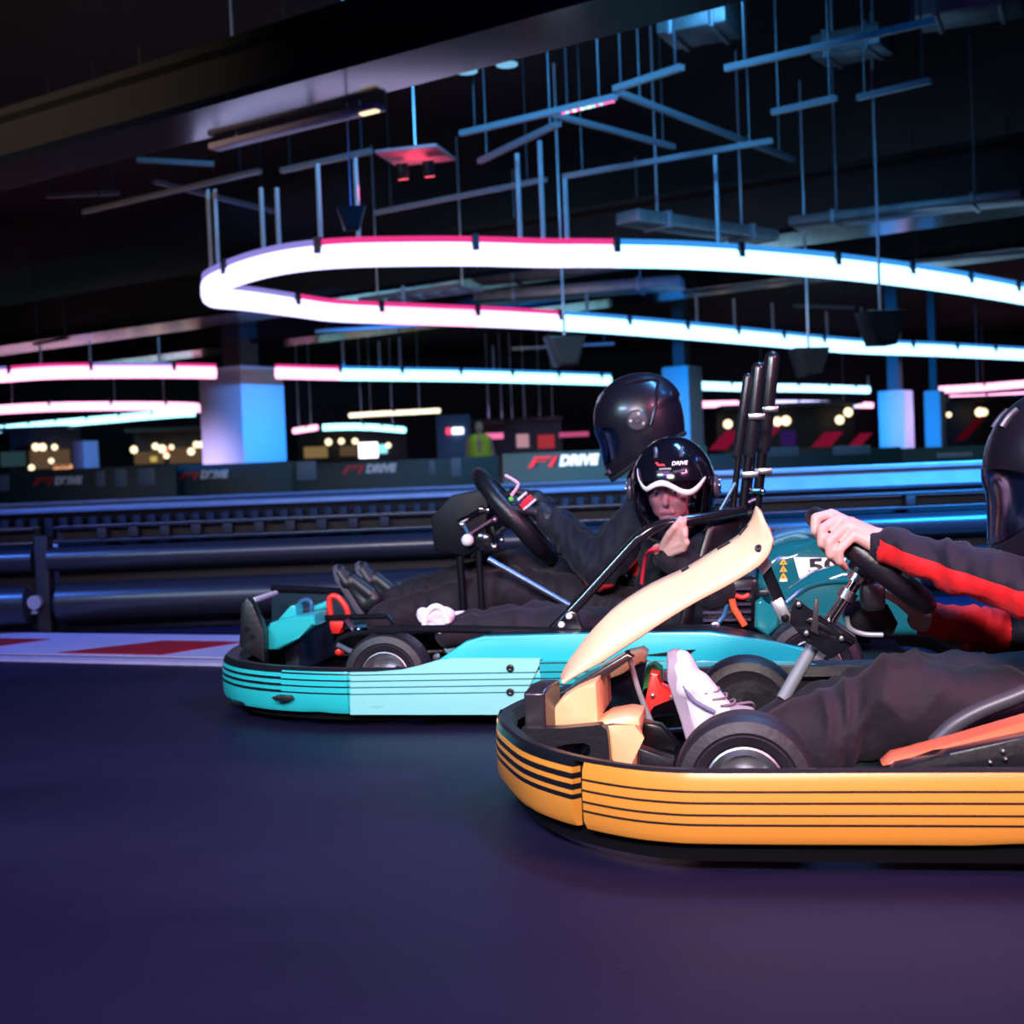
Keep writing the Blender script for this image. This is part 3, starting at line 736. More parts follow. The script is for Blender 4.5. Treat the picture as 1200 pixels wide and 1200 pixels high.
p = at_depth(531, 505, 30)
r = empty('ticket_booth', (p.x, 30, 0), 0, 'blue lit ticket booth with a small red and white sign', 'booth', None)
MB().box((0, 0.3, p.z / 2 + 0.18), (0.75, 0.5, p.z + 0.36), bevel=0.02).build('booth_body', mat('booth blue paint', (0.08, 0.16, 0.4), 0.5), r)
MB().box((0.10, 0.02, p.z), (0.26, 0.05, 0.15), bevel=0.02).build('lit_sign', emat('sign white', (1, 1, 1), 2.0), r)
MB().box((-0.10, 0.02, p.z), (0.12, 0.05, 0.15), bevel=0.02).build('red_sign', emat('sign red', (1, 0.06, 0.15), 1.5), r)
# marshal in a yellow vest far behind the boards
def marshal(px, py_head, Y):
    h = at_depth(px, py_head, Y); H = h.z
    r = empty('person', (h.x, Y, 0), 0, 'distant marshal in a yellow high visibility vest behind the boards', 'person')
    bd_ = MB(); s = H / 1.64
    bd_.ball((0, 0, 1.62 * s), (0.085 * s, 0.10 * s, 0.12 * s)).capsule((0, 0, 1.5 * s), 0.055 * s, (0, 0, 1.4 * s), 0.06 * s)
    bd_.capsule((0, 0, 1.32 * s), 0.14 * s, (0, 0, 0.95 * s), 0.13 * s)
    for sd in (-1, 1):
        bd_.chain([(sd * 0.10 * s, 0, 0.9 * s), (sd * 0.11 * s, 0, 0.5 * s), (sd * 0.11 * s, 0.02, 0.08 * s)], [0.085 * s, 0.06 * s, 0.045 * s])
        bd_.capsule((sd * 0.11 * s, 0.02, 0.05 * s), 0.045 * s, (sd * 0.12 * s, -0.14 * s, 0.04 * s), 0.035 * s)
        bd_.chain([(sd * 0.19 * s, 0, 1.38 * s), (sd * 0.25 * s, 0.02, 1.10 * s), (sd * 0.22 * s, -0.14, 0.90 * s)], [0.055 * s, 0.042 * s, 0.032 * s])
        bd_.capsule((sd * 0.22 * s, -0.14, 0.90 * s), 0.035 * s, (sd * 0.21 * s, -0.2, 0.83 * s), 0.022 * s)
    bd_.fuse('body', skin, r, voxel=0.02, smooth=3)
    tr = MB()
    for sd in (-1, 1): tr.chain([(sd * 0.10 * s, 0, 0.92 * s), (sd * 0.11 * s, 0, 0.5 * s), (sd * 0.11 * s, 0.02, 0.08 * s)], [0.11 * s, 0.08 * s, 0.07 * s])
    tr.fuse('trousers', bar_dark, r, voxel=0.02, smooth=3)
    vs = MB(); vs.capsule((-0.08 * s, 0, 1.36 * s), 0.13 * s, (-0.06 * s, 0, 0.98 * s), 0.15 * s).capsule((0.08 * s, 0, 1.36 * s), 0.13 * s, (0.06 * s, 0, 0.98 * s), 0.15 * s)
    vs.fuse('high_visibility_vest', mat('vest yellow', (0.75, 0.85, 0.05), 0.6), r, voxel=0.02, smooth=3)
    hr = MB(); hr.ball((0, 0.025 * s, 1.66 * s), (0.095 * s, 0.10 * s, 0.10 * s)); hr.build('hair', bar_dark, r)
marshal(561, 499, 27.0)
# ================================================================== KARTS
class Kart:
    def __init__(s, px, py, Y, yl, yaw, label):
        a = math.radians(yaw); s.f = V((-math.cos(a), math.sin(a), 0)); s.l = V((-math.sin(a), -math.cos(a), 0))
        w = at_depth(px, py, Y); s.o = w - yl * s.l; s.o.z = 0; s.rz = PI - a
        s.root = empty('go_kart', s.o, s.rz, label, 'go-kart', 'rental go-karts on the track')
    def kp(s, px, py, yl):
        d = ray(px, py); t = (yl + s.o.dot(s.l)) / V((d.x, d.y, 0)).dot(s.l)
        q = V((d.x * t, d.y * t, CAM_H + d.z * t)) - s.o
        return V((V((q.x, q.y, 0)).dot(s.f), yl, q.z))
    def xz(s, pts, yl):
        return [((p := s.kp(a, b, yl)).x, p.z) for a, b in pts]
    def W(s, p):
        return s.o + s.f * p[0] + s.l * p[1] + V((0, 0, p[2]))

def tyre(root, c, r, w, side, name='wheel', off=None):
    """kart wheel with its own tyre, rim and hub; axle along local y"""
    c = V(c); ax = (0, side, 0)
    pr = [(r * 0.60, -w / 2 + 0.012), (r * 0.78, -w / 2), (r * 0.93, -w / 2 + 0.006), (r * 0.99, -w / 2 + 0.022), (r, -w * 0.2), (r, w * 0.2), (r * 0.99, w / 2 - 0.022), (r * 0.93, w / 2 - 0.006), (r * 0.78, w / 2), (r * 0.74, w / 2 - 0.004), (r * 0.72, w / 2 - 0.001), (r * 0.60, w / 2 - 0.008), (r * 0.55, w / 2 - 0.02), (r * 0.55, -w / 2 + 0.02)]
    t = MB(); rings = pr + [pr[0]]
    t.lathe(rings, c, ax, 56)
    o = t.build(name, rubber, root, off)
    q = MB().lathe([(r * 0.50, -w / 2 + 0.03), (r * 0.555, -w / 2 + 0.015), (r * 0.555, w / 2 - 0.02), (r * 0.57, w / 2 - 0.008), (r * 0.545, w / 2 - 0.006), (r * 0.50, w / 2 - 0.022), (r * 0.40, w / 2 - 0.04), (r * 0.2, w / 2 - 0.045), (r * 0.18, w / 2 - 0.03), (0, w / 2 - 0.03)], c, ax, 40)
    q.build('rim', alu, o, off)
    h = MB()
    for k in range(3):
        A = k * 2 * PI / 3 + 0.5
        h.lathe([(0.0, 0), (0.008, 0), (0.008, 0.012), (0, 0.012)], c + V((r * 0.3 * math.cos(A), side * (w / 2 - 0.045), r * 0.3 * math.sin(A))), ax, 8)
    h.lathe([(0, 0), (r * 0.16, 0), (r * 0.14, 0.02), (r * 0.08, 0.024), (0, 0.024)], c + V((0, side * (w / 2 - 0.03), 0)), ax, 16)
    h.build('hub_nut', black_metal, o, off)
    return o
def ring_path(half, n=6):
    """closed plan outline of the bumper, right rear round the nose to left rear; half = points of the left half from nose to rear"""
    L = [V((x, y, 0)) for x, y in half]
    R = [V((x, -y, 0)) for x, y in reversed(half) if abs(y) > 1e-6]
    return catmull(R + L, n)
def bumper_profile(zb, zt):
    h = zt - zb
    return [(-0.004, zb), (0.004, zb + h * 0.12), (0.006, zb + h * 0.5), (0.004, zt - h * 0.12), (-0.002, zt), (-0.016, zt), (-0.016, zb)]
def scalloped(mb, amt, zb, seed=0):
    """chipped lower edge: nudge only the lowest vertices"""
    for v in mb.bm.verts:
        if abs(v.co.z - zb) < 1e-4:
            v.co.z += amt * max(0.0, noise.noise(V((v.co.x * 9 + seed, v.co.y * 9, 0))) - 0.1)
    return mb
def cut(path, pred): return [p for p in path if pred(p)]
def steering(kart, top_px, bot_px, yl, r=0.0185, hub_drop=0.035, edge=0.6):
    a, c = kart.kp(*top_px, yl), kart.kp(*bot_px, yl)
    ctr = (a + c) / 2; t = (c - a).normalized(); R = (c - a).length / 2 - r * 0.8
    y = V((0, 1, 0)) + t * 0.0
    vw = kart.W(ctr) - V((0, 0, CAM_H)); vl = V((vw.dot(kart.f), vw.dot(kart.l), vw.z)).normalized()
    y = (y * (1 - edge) - vl * edge); y = (y - t * y.dot(t)).normalized()      # wheel plane leaned towards the view ray, to read edge-on
    n = t.cross(y).normalized()
    if n.z < 0: n = -n
    pts = []
    for k in range(48):
        A = 2 * PI * k / 48
        rr = R * (1 - 0.06 * max(0, math.cos(A)) ** 4)
        pts.append(ctr + rr * (math.cos(A) * t + math.sin(A) * y))
    rs = [r * (1.18 if abs(math.sin(2 * PI * k / 48)) > 0.55 else 1.0) for k in range(48)]
    o = MB().tube(pts, rs, 14, True).build('steering_wheel', mat('steering wheel grip', (0.008, 0.007, 0.012), 0.38, bump=0.12, bscale=120), kart.root)
    h = ctr - n * hub_drop
    for A in (PI / 2, -PI / 2, 0.0):
        d = math.cos(A) * t + math.sin(A) * y
        MB().bar(h + d * 0.02, ctr + d * R * 0.95, 0.028, 0.006, up=n, bevel=0.002).build('spoke', mat('wheel spoke anodised', (0.22, 0.2, 0.32), 0.3, 0.8), o)
    MB().lathe([(0, 0), (0.035, 0), (0.035, 0.022), (0.025, 0.03), (0, 0.03)], h - n * 0.006, n, 20).build('hub', black_plastic, o)
    return ctr, t, n, R, h
def bolt(root, p, r=0.012, axis=(0, 1, 0), m_=None):
    return MB().lathe([(0, 0), (r, 0), (r, 0.004), (r * 0.75, 0.008), (0, 0.009)], p, axis, 14).build('bolt', m_ or steel, root)

# ------------------------------------------------------------------ ORANGE KART
YK = Kart(873, 923, 2.45, .58, 10, 'orange kart in front with a cream steering fairing and black line stripes')
yr = YK.root
or_col = (0.70, 0.265, 0.036)
zt, zb = YK.kp(1000, 906, .70).z, YK.kp(1000, 990, .70).z
h = zt - zb
lines_side = [(zt - h * q, h * 0.018) for q in (.25, .41, .58, .72)]
lines_front = [(zt - h * .05, h * .05), (zt - h * .235, h * .045), (zt - h * .40, h * .045), (zt - h * .55, h * .038)]
or_side = stripe_mat('orange bumper with thin lines', or_col, lines_side)
or_front = stripe_mat('orange bumper with thick lines', or_col, lines_front)
or_plain = mat('orange plastic', or_col, 0.30, coat=0.2, vary=0.05, vscale=6)
amber = mat('amber plastic', (0.82, 0.48, 0.23), 0.34, coat=0.2, vary=0.04, vscale=5)
halfY = [(.545, 0), (.54, .10), (.525, .20), (.488, .31), (.42, .46), (.331, .572), (.227, .655), (.135, .695), (.03, .705), (-.3, .702), (-.7, .70), (-1.2, .69), (-1.38, .62), (-1.45, .45), (-1.47, .2), (-1.47, 0)]
YC = .08      # the kart's centre line
Lh = [V((x, y, 0)) for x, y in halfY if y > YC]; Rh = [V((x, 2 * YC - y, 0)) for x, y in reversed(halfY) if y > YC + .05]
pathY = catmull(Rh + [V((.545, YC, 0))] + Lh + [V((-1.47, YC, 0))], 5)
seamY = YK.kp(672, 895, .60).x
frontY = cut(pathY, lambda p: p.x > seamY)
leftY = cut(pathY, lambda p: p.y > 0 and -1.1 < p.x < seamY)
rightY = cut(pathY, lambda p: p.y < 0 and -1.1 < p.x < seamY)
rear = cut(pathY, lambda p: p.x < -1.08)
rearL = [p for p in rear if p.y >= 0]; rearR = [p for p in rear if p.y < 0]
prof = bumper_profile(zb, zt)
scalloped(MB().sweep(frontY, prof), 0.010, zb).build('front_bumper', or_front, yr)
scalloped(MB().sweep(leftY, prof), 0.014, zb, 3).build('side_bumper', or_side, yr)
scalloped(MB().sweep(rightY, prof), 0.010, zb, 9).build('side_bumper', or_side, yr)
MB().sweep(rearL + rearR, prof).build('rear_bumper', or_plain, yr)
MB().sweep(pathY, [(-0.002, zt), (-0.008, zt + 0.006), (-0.028, zt + 0.004), (-0.040, zt - 0.02), (-0.03, zt - 0.03), (-0.016, zt - 0.004)]).build('bumper_rim', black_plastic, yr)
MB().sweep(pathY, [(-0.0165, zb + .002), (-0.0165, zt - .004), (-0.022, zt - .004), (-0.022, zb + .002)]).build('bumper_liner', black_plastic, yr)
MB().sweep(pathY, [(-0.03, 0.022), (-0.018, zb + 0.012), (-0.035, zb + 0.02), (-0.075, zb + 0.02), (-0.075, 0.022)]).build('lower_skid_rail', skid_black, yr)
# wheels
for c, r_, w_, sd in [((0, .522, .128), .130, .116, 1), ((0, -.30, .118), .130, .116, -1), ((-1.05, .50, .14), .14, .18, 1), ((-1.05, -.36, .14), .14, .18, -1)]:
    tyre(yr, c, r_, w_, sd)
# chassis
MB().box((-0.45, 0.02, 0.045), (1.75, 0.72, 0.012), bevel=0.004).build('floor_tray', black_metal, yr)
for sd in (1, -1):
    MB().tube(catmull([(0.34, 0.22 * sd, .06), (0.05, 0.30 * sd, .065), (-0.3, 0.34 * sd, .065), (-1.15, 0.33 * sd, .07)], 6), 0.016, 12).build('chassis_tube', black_metal, yr)
    MB().tube([(0.0, 0.25 * sd, .09), (0.0, 0.46 * sd, .125)], [0.02, 0.016], 12).build('stub_axle', steel, yr)
    MB().tube([(-0.05, 0.08 * sd, .12), (-0.06, 0.42 * sd, .13)], 0.008, 10).build('track_rod', chrome, yr)
MB().tube([(0.36, -.3, .075), (0.36, .42, .075)], 0.016, 12).build('front_crossbar', black_metal, yr)
MB().tube([(-1.05, -.36, .14), (-1.05, .5, .14)], 0.02, 12).build('rear_axle', steel, yr)
MB().box((-1.12, 0.0, 0.2), (0.3, 0.5, 0.2), bevel=0.03).build('battery_box', black_plastic, yr)
# nose : black frame, amber panels
MB().prism(YK.xz([(612, 853), (660, 852), (704, 848), (712, 854), (714, 866), (717, 910), (664, 910), (611, 892)], .27), .245, .285, hole=YK.xz([(653, 873), (670, 870), (686, 869), (692, 872), (693, 880), (689, 889), (672, 888), (656, 881)], .27)).build('nose_frame', black_plastic, yr)
q = YK.kp(626, 852, .27)
tp = YK.kp(613, 812, .27)
mb = MB()
for (y0, y1, dx) in ((.27, .17, 0.0),):
    pts_f = [V((tp.x, y0, 0.10)), V((tp.x, y0, tp.z)), V((tp.x - .01, y0 - .05, tp.z + .012)), V((tp.x - .02, y1, tp.z + .012)), V((tp.x - .02, y1, 0.10))]
    a_ = [mb.bm.verts.new(p) for p in pts_f]; b_ = [mb.bm.verts.new(p + V((-.045, 0, 0))) for p in pts_f]
    mb.bm.faces.new(a_); mb.bm.faces.new(list(reversed(b_)))
    for i in range(5): mb.bm.faces.new((a_[(i + 1) % 5], a_[i], b_[i], b_[(i + 1) % 5]))
mb.build('front_upright', mat('black reflective plastic', (0.02, 0.017, 0.022), 0.25), yr, bevel=0.005)
MB().prism(YK.xz([(634, 856), (644, 836), (657, 819), (676, 808), (699, 798), (701, 846), (692, 856)], .21), -.08, .21, .008).build('nose_panel', amber, yr)
MB().prism(YK.xz([(640, 832), (652, 816), (735, 766), (743, 770), (664, 824)], .12), .09, .125, .003).build('fairing_support', mat('dark brown gloss plastic', (0.03, 0.014, 0.014), 0.25), yr)
MB().prism(YK.xz([(697, 800), (700, 783), (735, 765), (752, 761), (758, 766), (756, 776), (728, 789), (706, 796)], -.22), -.30, -.20, .008).build('far_nose_wing', amber, yr)
MB().prism(YK.xz([(704, 800), (728, 790), (757, 776), (752, 800), (740, 850), (706, 850)], -.24), -.30, -.25, .004).build('far_wing_liner', mat('dark teal liner', (0.012, 0.03, 0.045), 0.4), yr)
MB().prism(YK.xz([(696, 851), (712, 841), (735, 837), (751, 839), (752, 850), (747, 862), (747, 906), (718, 908), (714, 870), (708, 853)], .24), .10, .25, .015).build('near_nose_wing', amber, yr)
MB().prism(YK.xz([(697, 800), (703, 803), (703, 850), (697, 850)], .13), -.1, .14, .003).build('panel_edge', black_plastic, yr)
MB().tube([YK.kp(735, 762, .02), YK.kp(748, 808, .02), YK.kp(766, 856, .02)], [.006, .006, .008], 10).build('fairing_strut', grey_metal, yr)
# steering fairing
upper = [(657, 797), (664, 783), (672, 771), (691, 746), (712, 724), (732, 709), (755, 695), (775, 685), (795, 676), (812, 667), (840, 649), (865, 634), (880, 617), (885, 607), (888, 598), (893, 601), (898, 610)]
lower = [(658, 799), (666, 795), (676, 790), (690, 783), (704, 776), (718, 767), (732, 758), (752, 745), (776, 729), (812, 707), (850, 687), (872, 674), (886, 665), (893, 659), (901, 648), (905, 632)]
tipx = [(888, 598), (895, 603), (900, 614), (905, 630)]
upper = [(p.x, p.y) for p in catmull([(a, b_, 0) for a, b_ in upper], 4)]; lower = [(p.x, p.y) for p in catmull([(a, b_, 0) for a, b_ in lower], 4)]
rows = []
for (u, l) in zip(upper, lower):
    pu, pl = YK.kp(*u, .085), YK.kp(*l, .135)
    m1 = (pu + pl) / 2 + V((0, .006, 0))
    r_ = [pl, pl.lerp(m1, .5) + V((0, .003, 0)), m1, m1.lerp(pu, .5) + V((0, .003, 0)), pu, pu + V((0.004, -.012, .004))]
    r_ = r_ + [V((p.x, -p.y, p.z)) for p in reversed(r_)]
    rows.append(r_)
q = MB().grid(rows)
fair = q.build('steering_fairing', mat('fairing amber plastic', (0.80, 0.50, 0.31), 0.36, coat=0.1), yr, smooth=40)
sm = fair.modifiers.new('thick', 'SOLIDIFY'); sm.thickness = 0.007; sm.offset = -1
q = YK.kp(889, 643, .128); MB().lathe([(0, 0), (.0085, 0), (.0085, .003), (.005, .004), (0, .002)], q + V((0, -.004, 0)), (0, 1, .25), 18).build('bolt', black_plastic, fair)
for (p0, p1) in (((800, 671), (808, 666)), ((842, 645), (856, 636)), ((868, 628), (878, 617))):
    a_, c_ = YK.kp(*p0, .066), YK.kp(*p1, .066); MB().bar(a_, c_, .016, .014).build('slot', black_plastic, fair)
# steering bracket, column, wheel
MB().prism(YK.xz([(886, 662), (899, 652), (905, 662), (894, 674)], .06), .03, .075, .003).build('fairing_clip', grey_metal, yr)
a_, c_ = YK.kp(896, 664, .05), YK.kp(914, 706, .05)
MB().tube([a_, c_], .0135, 14).build('support_tube', black_gloss, yr)
MB().prism(YK.xz([(903, 706), (916, 699), (927, 720), (926, 728), (919, 731), (913, 727)], .06), .035, .065, .003).build('support_end', alu, yr)
bolt(yr, YK.kp(920, 724, .066), .009, (0, 1, 0), black_metal)
MB().prism(YK.xz([(921, 722), (933, 702), (962, 722), (1004, 748), (1002, 754), (974, 772), (944, 752), (930, 735)], .05), .0, .055, .004).build('column_bracket', black_gloss, yr)
MB().prism(YK.xz([(944, 728), (950, 724), (1001, 752), (999, 756)], .07), .055, .066, .002).build('bracket_edge', black_metal, yr)
MB().prism(YK.xz([(950, 740), (955, 702), (960, 702), (959, 744)], .07), .055, .068, .002).build('height_lever', mat('dark brown steel', (0.06, 0.045, 0.05), 0.35, 0.5), yr)
for px in ((936, 708), (945, 742), (986, 748)): bolt(yr, YK.kp(*px, .062), .007, (0, 1, 0), steel)
MB().tube([YK.kp(918, 818, .0), YK.kp(956, 752, .0)], .015, 14).build('column_upright', grey_metal, yr)
MB().tube([YK.kp(918, 818, -.12), YK.kp(956, 752, -.05)], .015, 14).build('column_upright', grey_metal, yr)
ctr, t_, n_, R_, hub = steering(YK, (948, 600), (1096, 716), 0.0, r=.0235, edge=.35)
YW = (ctr, t_, n_, R_)
a_ = YK.kp(966, 738, .0)
MB().tube([a_, hub], .0135, 16).build('steering_column', chrome, yr)
MB().tube([a_.lerp(hub, .55), a_.lerp(hub, .7)], .021, 16).tube([a_.lerp(hub, .85), a_.lerp(hub, .98)], .024, 16).build('column_collar', steel, yr)
MB().box(YK.kp(1022, 698, .0), (.05, .09, .06), bevel=.012).build('column_boss', black_plastic, yr)
MB().prism(YK.xz([(985, 712), (1000, 704), (1040, 708), (1052, 730), (1046, 745), (1010, 742), (990, 730)], -.1), -.16, -.08, .012).build('wiring_box', black_plastic, yr)
MB().tube(catmull([YK.kp(x, y, -.06) for x, y in ((992, 722), (996, 736), (1012, 743), (1035, 744))], 6), .006, 8).build('cable', grey_metal, yr)
# pedals
MB().prism(YK.xz([(752, 834), (758, 812), (762, 788), (772, 790), (772, 806), (792, 812), (790, 822), (776, 821), (764, 826), (762, 840)], .0), -.06, .0, .005).build('brake_pedal', red_paint, yr)
for px in ((765, 815), (787, 817), (757, 835)): bolt(yr, YK.kp(*px, .001), .006, (0, 1, 0), steel)
MB().prism(YK.xz([(752, 812), (757, 782), (766, 778), (775, 784), (775, 806), (768, 800)], -.12), -.18, -.12, .004).build('accelerator_pedal', green_paint, yr)
MB().prism(YK.xz([(750, 850), (757, 846), (775, 850), (795, 872), (790, 880), (752, 876)], .10), .06, .11, .006).build('pedal_mount', black_metal, yr)
MB().prism(YK.xz([(750, 876), (790, 890), (790, 902), (750, 900)], .24), .20, .25, .004).build('side_rail', black_plastic, yr)
MB().tube([YK.kp(868, 838, .05), YK.kp(840, 835, .05)], [.014, .010], 12).build('kingpin_cover', mat('blue steel', (.25, .3, .5), .25, .9), yr)
# side pod, seat edge
MB().prism(YK.xz([(1034, 897), (1046, 886), (1075, 880), (1118, 869), (1200, 845), (1330, 806), (1480, 812), (1520, 900), (1300, 910), (1100, 905)], .55), .49, .56, .010).build('side_pod', mat('coral plastic', (0.80, 0.17, 0.075), 0.28, coat=0.25), yr)  # orange plastic with the pink light mixed into its colour
MB().prism(YK.xz([(1040, 908), (1050, 897), (1098, 888), (1112, 881), (1200, 863), (1330, 835), (1420, 850), (1420, 912)], .60), .56, .61, .006).build('pod_inset', black_plastic, yr)
for px in ((1160, 893), (1178, 889), (1175, 880)): bolt(yr, YK.kp(*px, .612), .004, (0, 1, 0), steel)
MB().prism([(x, z) for x, z in YK.xz([(1034, 897), (1075, 890), (1200, 878), (1330, 870), (1480, 872), (1520, 900)], .55)], -.44, -.36, .010).build('side_pod', MATS['coral plastic'], yr)
MB().tube(catmull([YK.kp(x, y, .36) for x, y in ((1095, 872), (1118, 850), (1150, 832), (1200, 812), (1290, 770), (1360, 690))], 6), .017, 12).build('seat_edge', mat('seat rim dark grey', (0.05, 0.05, 0.065), 0.4), yr)
seat = MB()
srows = []
for i, (x, z, hw) in enumerate([(-.36, .10, .14), (-.48, .075, .17), (-.62, .07, .19), (-.78, .10, .20), (-.88, .22, .20), (-.94, .36, .19), (-.98, .50, .16)]):
    row = []
    for k in range(13):
        A = -1 + 2 * k / 12
        row.append(V((x + (.10 if z > .2 else .0) * abs(A) ** 3, hw * A, z + (.12 if z < .2 else .03) * abs(A) ** 3 * (0.4 + i * 0.12))))
    srows.append(row)
so = seat.grid(srows).build('seat', black_plastic, yr, subsurf=1)
q = so.modifiers.new('t', 'SOLIDIFY'); q.thickness = .008

# ------------------------------------------------------------------ TURQUOISE TWO-SEAT KART
TK = Kart(450, 794, 4.02, .62, 9.6, 'turquoise two-seat kart behind, with raised bars and the number 50 on its tail')
tr_ = TK.root
tq_col = (0.02, 0.47, 0.46)
zt2, zb2 = TK.kp(410, 788, .77).z, TK.kp(410, 837, .77).z
h2 = zt2 - zb2
tl = [(zt2 - h2 * q, h2 * 0.020) for q in (.06, .21, .36, .52)]
tlt = [(zt2 - h2 * q, h2 * 0.036) for q in (.03, .19, .35, .51)]
tq_front = stripe_mat('turquoise bumper with thick lines', tq_col, tlt)
tq_mid = stripe_mat('turquoise bumper with thin lines', tq_col, tl)
tq_pale = stripe_mat('pale turquoise bumper with thin lines', (0.24, 0.62, 0.57), [(c, h2 * .015) for c, _ in tl], dark=(0.02, 0.14, 0.15))
tq_plain = mat('turquoise plastic', tq_col, 0.30, coat=0.25, vary=0.05, vscale=6)
tq_dark = mat('deep teal gloss plastic', (0.006, 0.11, 0.13), 0.14, coat=0.5)
halfT = [(.645, 0), (.643, .10), (.635, .20), (.61, .33), (.56, .46), (.47, .58), (.36, .665), (.24, .72), (.12, .755), (0, .768), (-.4, .77), (-.9, .77), (-1.5, .76), (-1.72, .68), (-1.80, .5), (-1.82, .2), (-1.82, 0)]
pathT = ring_path(halfT, 5)
prof = bumper_profile(zb2, zt2)
s1 = TK.kp(330, 830, .72).x; s2 = TK.kp(410, 810, .77).x; s3 = TK.kp(620, 800, .77).x
scalloped(MB().sweep(cut(pathT, lambda p: p.x > s1 - .02), prof), .012, zb2, 1).build('front_bumper', tq_front, tr_)
scalloped(MB().sweep(cut(pathT, lambda p: p.y > 0 and s2 - .0 < p.x < s1 + .02), prof), .010, zb2, 5).build('corner_bumper', tq_mid, tr_)
MB().sweep(cut(pathT, lambda p: p.y > 0 and -1.4 < p.x < s2 + .02), [(o - .004, z) for o, z in prof]).build('side_bumper', tq_mid, tr_)
MB().sweep(cut(pathT, lambda p: p.y < 0 and -1.4 < p.x < s1 + .02), prof).build('side_bumper', tq_mid, tr_)
rt_ = cut(pathT, lambda p: p.x < -1.38)
MB().sweep([p for p in rt_ if p.y >= 0] + [p for p in rt_ if p.y < 0], prof).build('rear_bumper', tq_plain, tr_)
MB().sweep(pathT, [(-0.002, zt2), (-0.012, zt2 + 0.010), (-0.05, zt2 + 0.006), (-0.07, zt2 - 0.02), (-0.05, zt2 - 0.03), (-0.016, zt2 - 0.004)]).build('bumper_rim', black_plastic, tr_)
MB().sweep(pathT, [(-0.0165, zb2 + .002), (-0.0165, zt2 - .004), (-0.022, zt2 - .004), (-0.022, zb2 + .002)]).build('bumper_liner', black_plastic, tr_)
MB().sweep(pathT, [(-0.03, 0.022), (-0.018, zb2 + 0.012), (-0.035, zb2 + 0.02), (-0.075, zb2 + 0.02), (-0.075, 0.022)]).build('lower_skid_rail', skid_black, tr_)
pale = MB().prism(TK.xz([(410, 788), (440, 787.5), (470, 785), (492, 780), (512, 774), (530, 771.5), (634, 771.5), (632, 779), (606, 838), (410, 838)], .776), .764, .777, .003).build('pale_side_panel', tq_pale, tr_)
for px in ((598, 783), (598, 811)):
    MB().lathe([(0, 0), (.011, 0), (.011, .004), (.006, .005), (0, .002)], TK.kp(*px, .777), (0, 1, 0), 16).build('bolt', black_plastic, pale)
MB().prism(TK.xz([(317, 818), (324, 816), (340, 816), (343, 819), (336, 822), (322, 822)], .74), .66, .735, .001).build('tow_slot', black_plastic, tr_)
tq_bright = mat('bright turquoise plastic', (0.008, 0.42, 0.45), 0.30, coat=0.25, vary=0.05, vscale=6)
MB().prism(TK.xz([(500, 788), (508, 777), (528, 764), (545, 752), (566, 746), (700, 742.5), (832, 741), (880, 749), (912, 754), (945, 761), (960, 790), (940, 800), (640, 795)], .76), .725, .762, .005).build('side_pod', tq_bright, tr_)
MB().prism(TK.xz([(505, 790), (530, 766), (566, 748), (700, 744.5), (832, 743), (880, 751), (945, 763), (960, 790)], .76), .52, .726, .004).build('pod_top', black_plastic, tr_)
MB().prism(TK.xz([(752, 768), (800, 762), (815, 761), (808, 766), (790, 768)], .765), .76, .768, .001).build('pod_vent', black_plastic, tr_)
MB().prism(TK.xz([(632, 774), (940, 774), (1010, 792), (1010, 836), (640, 837)], .76), .72, .7755, .002).build('lower_pod', stripe_mat('teal side skirt with thin lines', (0.008, 0.34, 0.36), [(c, h2 * .015) for c, _ in tl] + [(zt2 + h2 * .15, h2 * .015)]), tr_)
MB().tube([TK.kp(440, 738, .60), TK.kp(520, 737, .60), TK.kp(700, 741, .60), TK.kp(830, 739, .60), TK.kp(950, 757, .60)], .012, 10).build('side_rail', black_gloss, tr_)
for c, r_, w_, sd in [((0, .560, .128), .130, .116, 1), ((0, -.50, .128), .130, .116, -1), ((-1.25, .57, .14), .14, .18, 1), ((-1.25, -.57, .14), .14, .18, -1)]:
    tyre(tr_, c, r_, w_, sd)
MB().box((-.55, 0, .05), (2.1, 1.2, .014), bevel=.004).build('floor_tray', black_metal, tr_)
for sd in (1, -1):
    MB().tube(catmull([(.5, .30 * sd, .07), (.1, .38 * sd, .07), (-.5, .47 * sd, .07), (-1.5, .45 * sd, .08)], 6), .018, 12).build('chassis_tube', black_metal, tr_)
    MB().tube([(0, .3 * sd, .09), (0, .50 * sd, .125)], [.02, .016], 12).build('stub_axle', steel, tr_)
MB().tube([(-1.25, -.6, .14), (-1.25, .6, .14)], .022, 12).build('rear_axle', steel, tr_)
# nose of the turquoise kart
MB().prism(TK.xz([(281, 757), (283, 708), (291, 700), (297, 708), (310, 739), (311, 777)], .30), .26, .31, .006).build('nose_plate', black_plastic, tr_)
for px in ((289, 737), (296, 746)): MB().lathe([(0, 0), (.008, 0), (.008, .003), (0, .003)], TK.kp(*px, .311), (0, 1, 0), 10).build('bolt', black_gloss, tr_)
a_, c_ = TK.kp(296, 704, .22), TK.kp(323, 695, -.30)
MB().tube([a_, c_], .010, 10).build('nose_crossbar', white_plastic, tr_)
MB().prism(TK.xz([(318, 689), (330, 689), (392, 692), (440, 698), (440, 730), (318, 745)], -.46), -.50, -.46, .004).build('far_nose_wall', mat('dark teal liner', (0.012, 0.03, 0.045), 0.4), tr_)
MB().tube([TK.kp(318, 689, -.45), TK.kp(392, 692, -.45), TK.kp(440, 697, -.45)], .012, 10).build('far_wall_rim', black_gloss, tr_)
MB().box((.46, -.10, .17), (.05, .42, .20), bevel=.01).build('nose_liner', MATS['dark teal liner'], tr_)
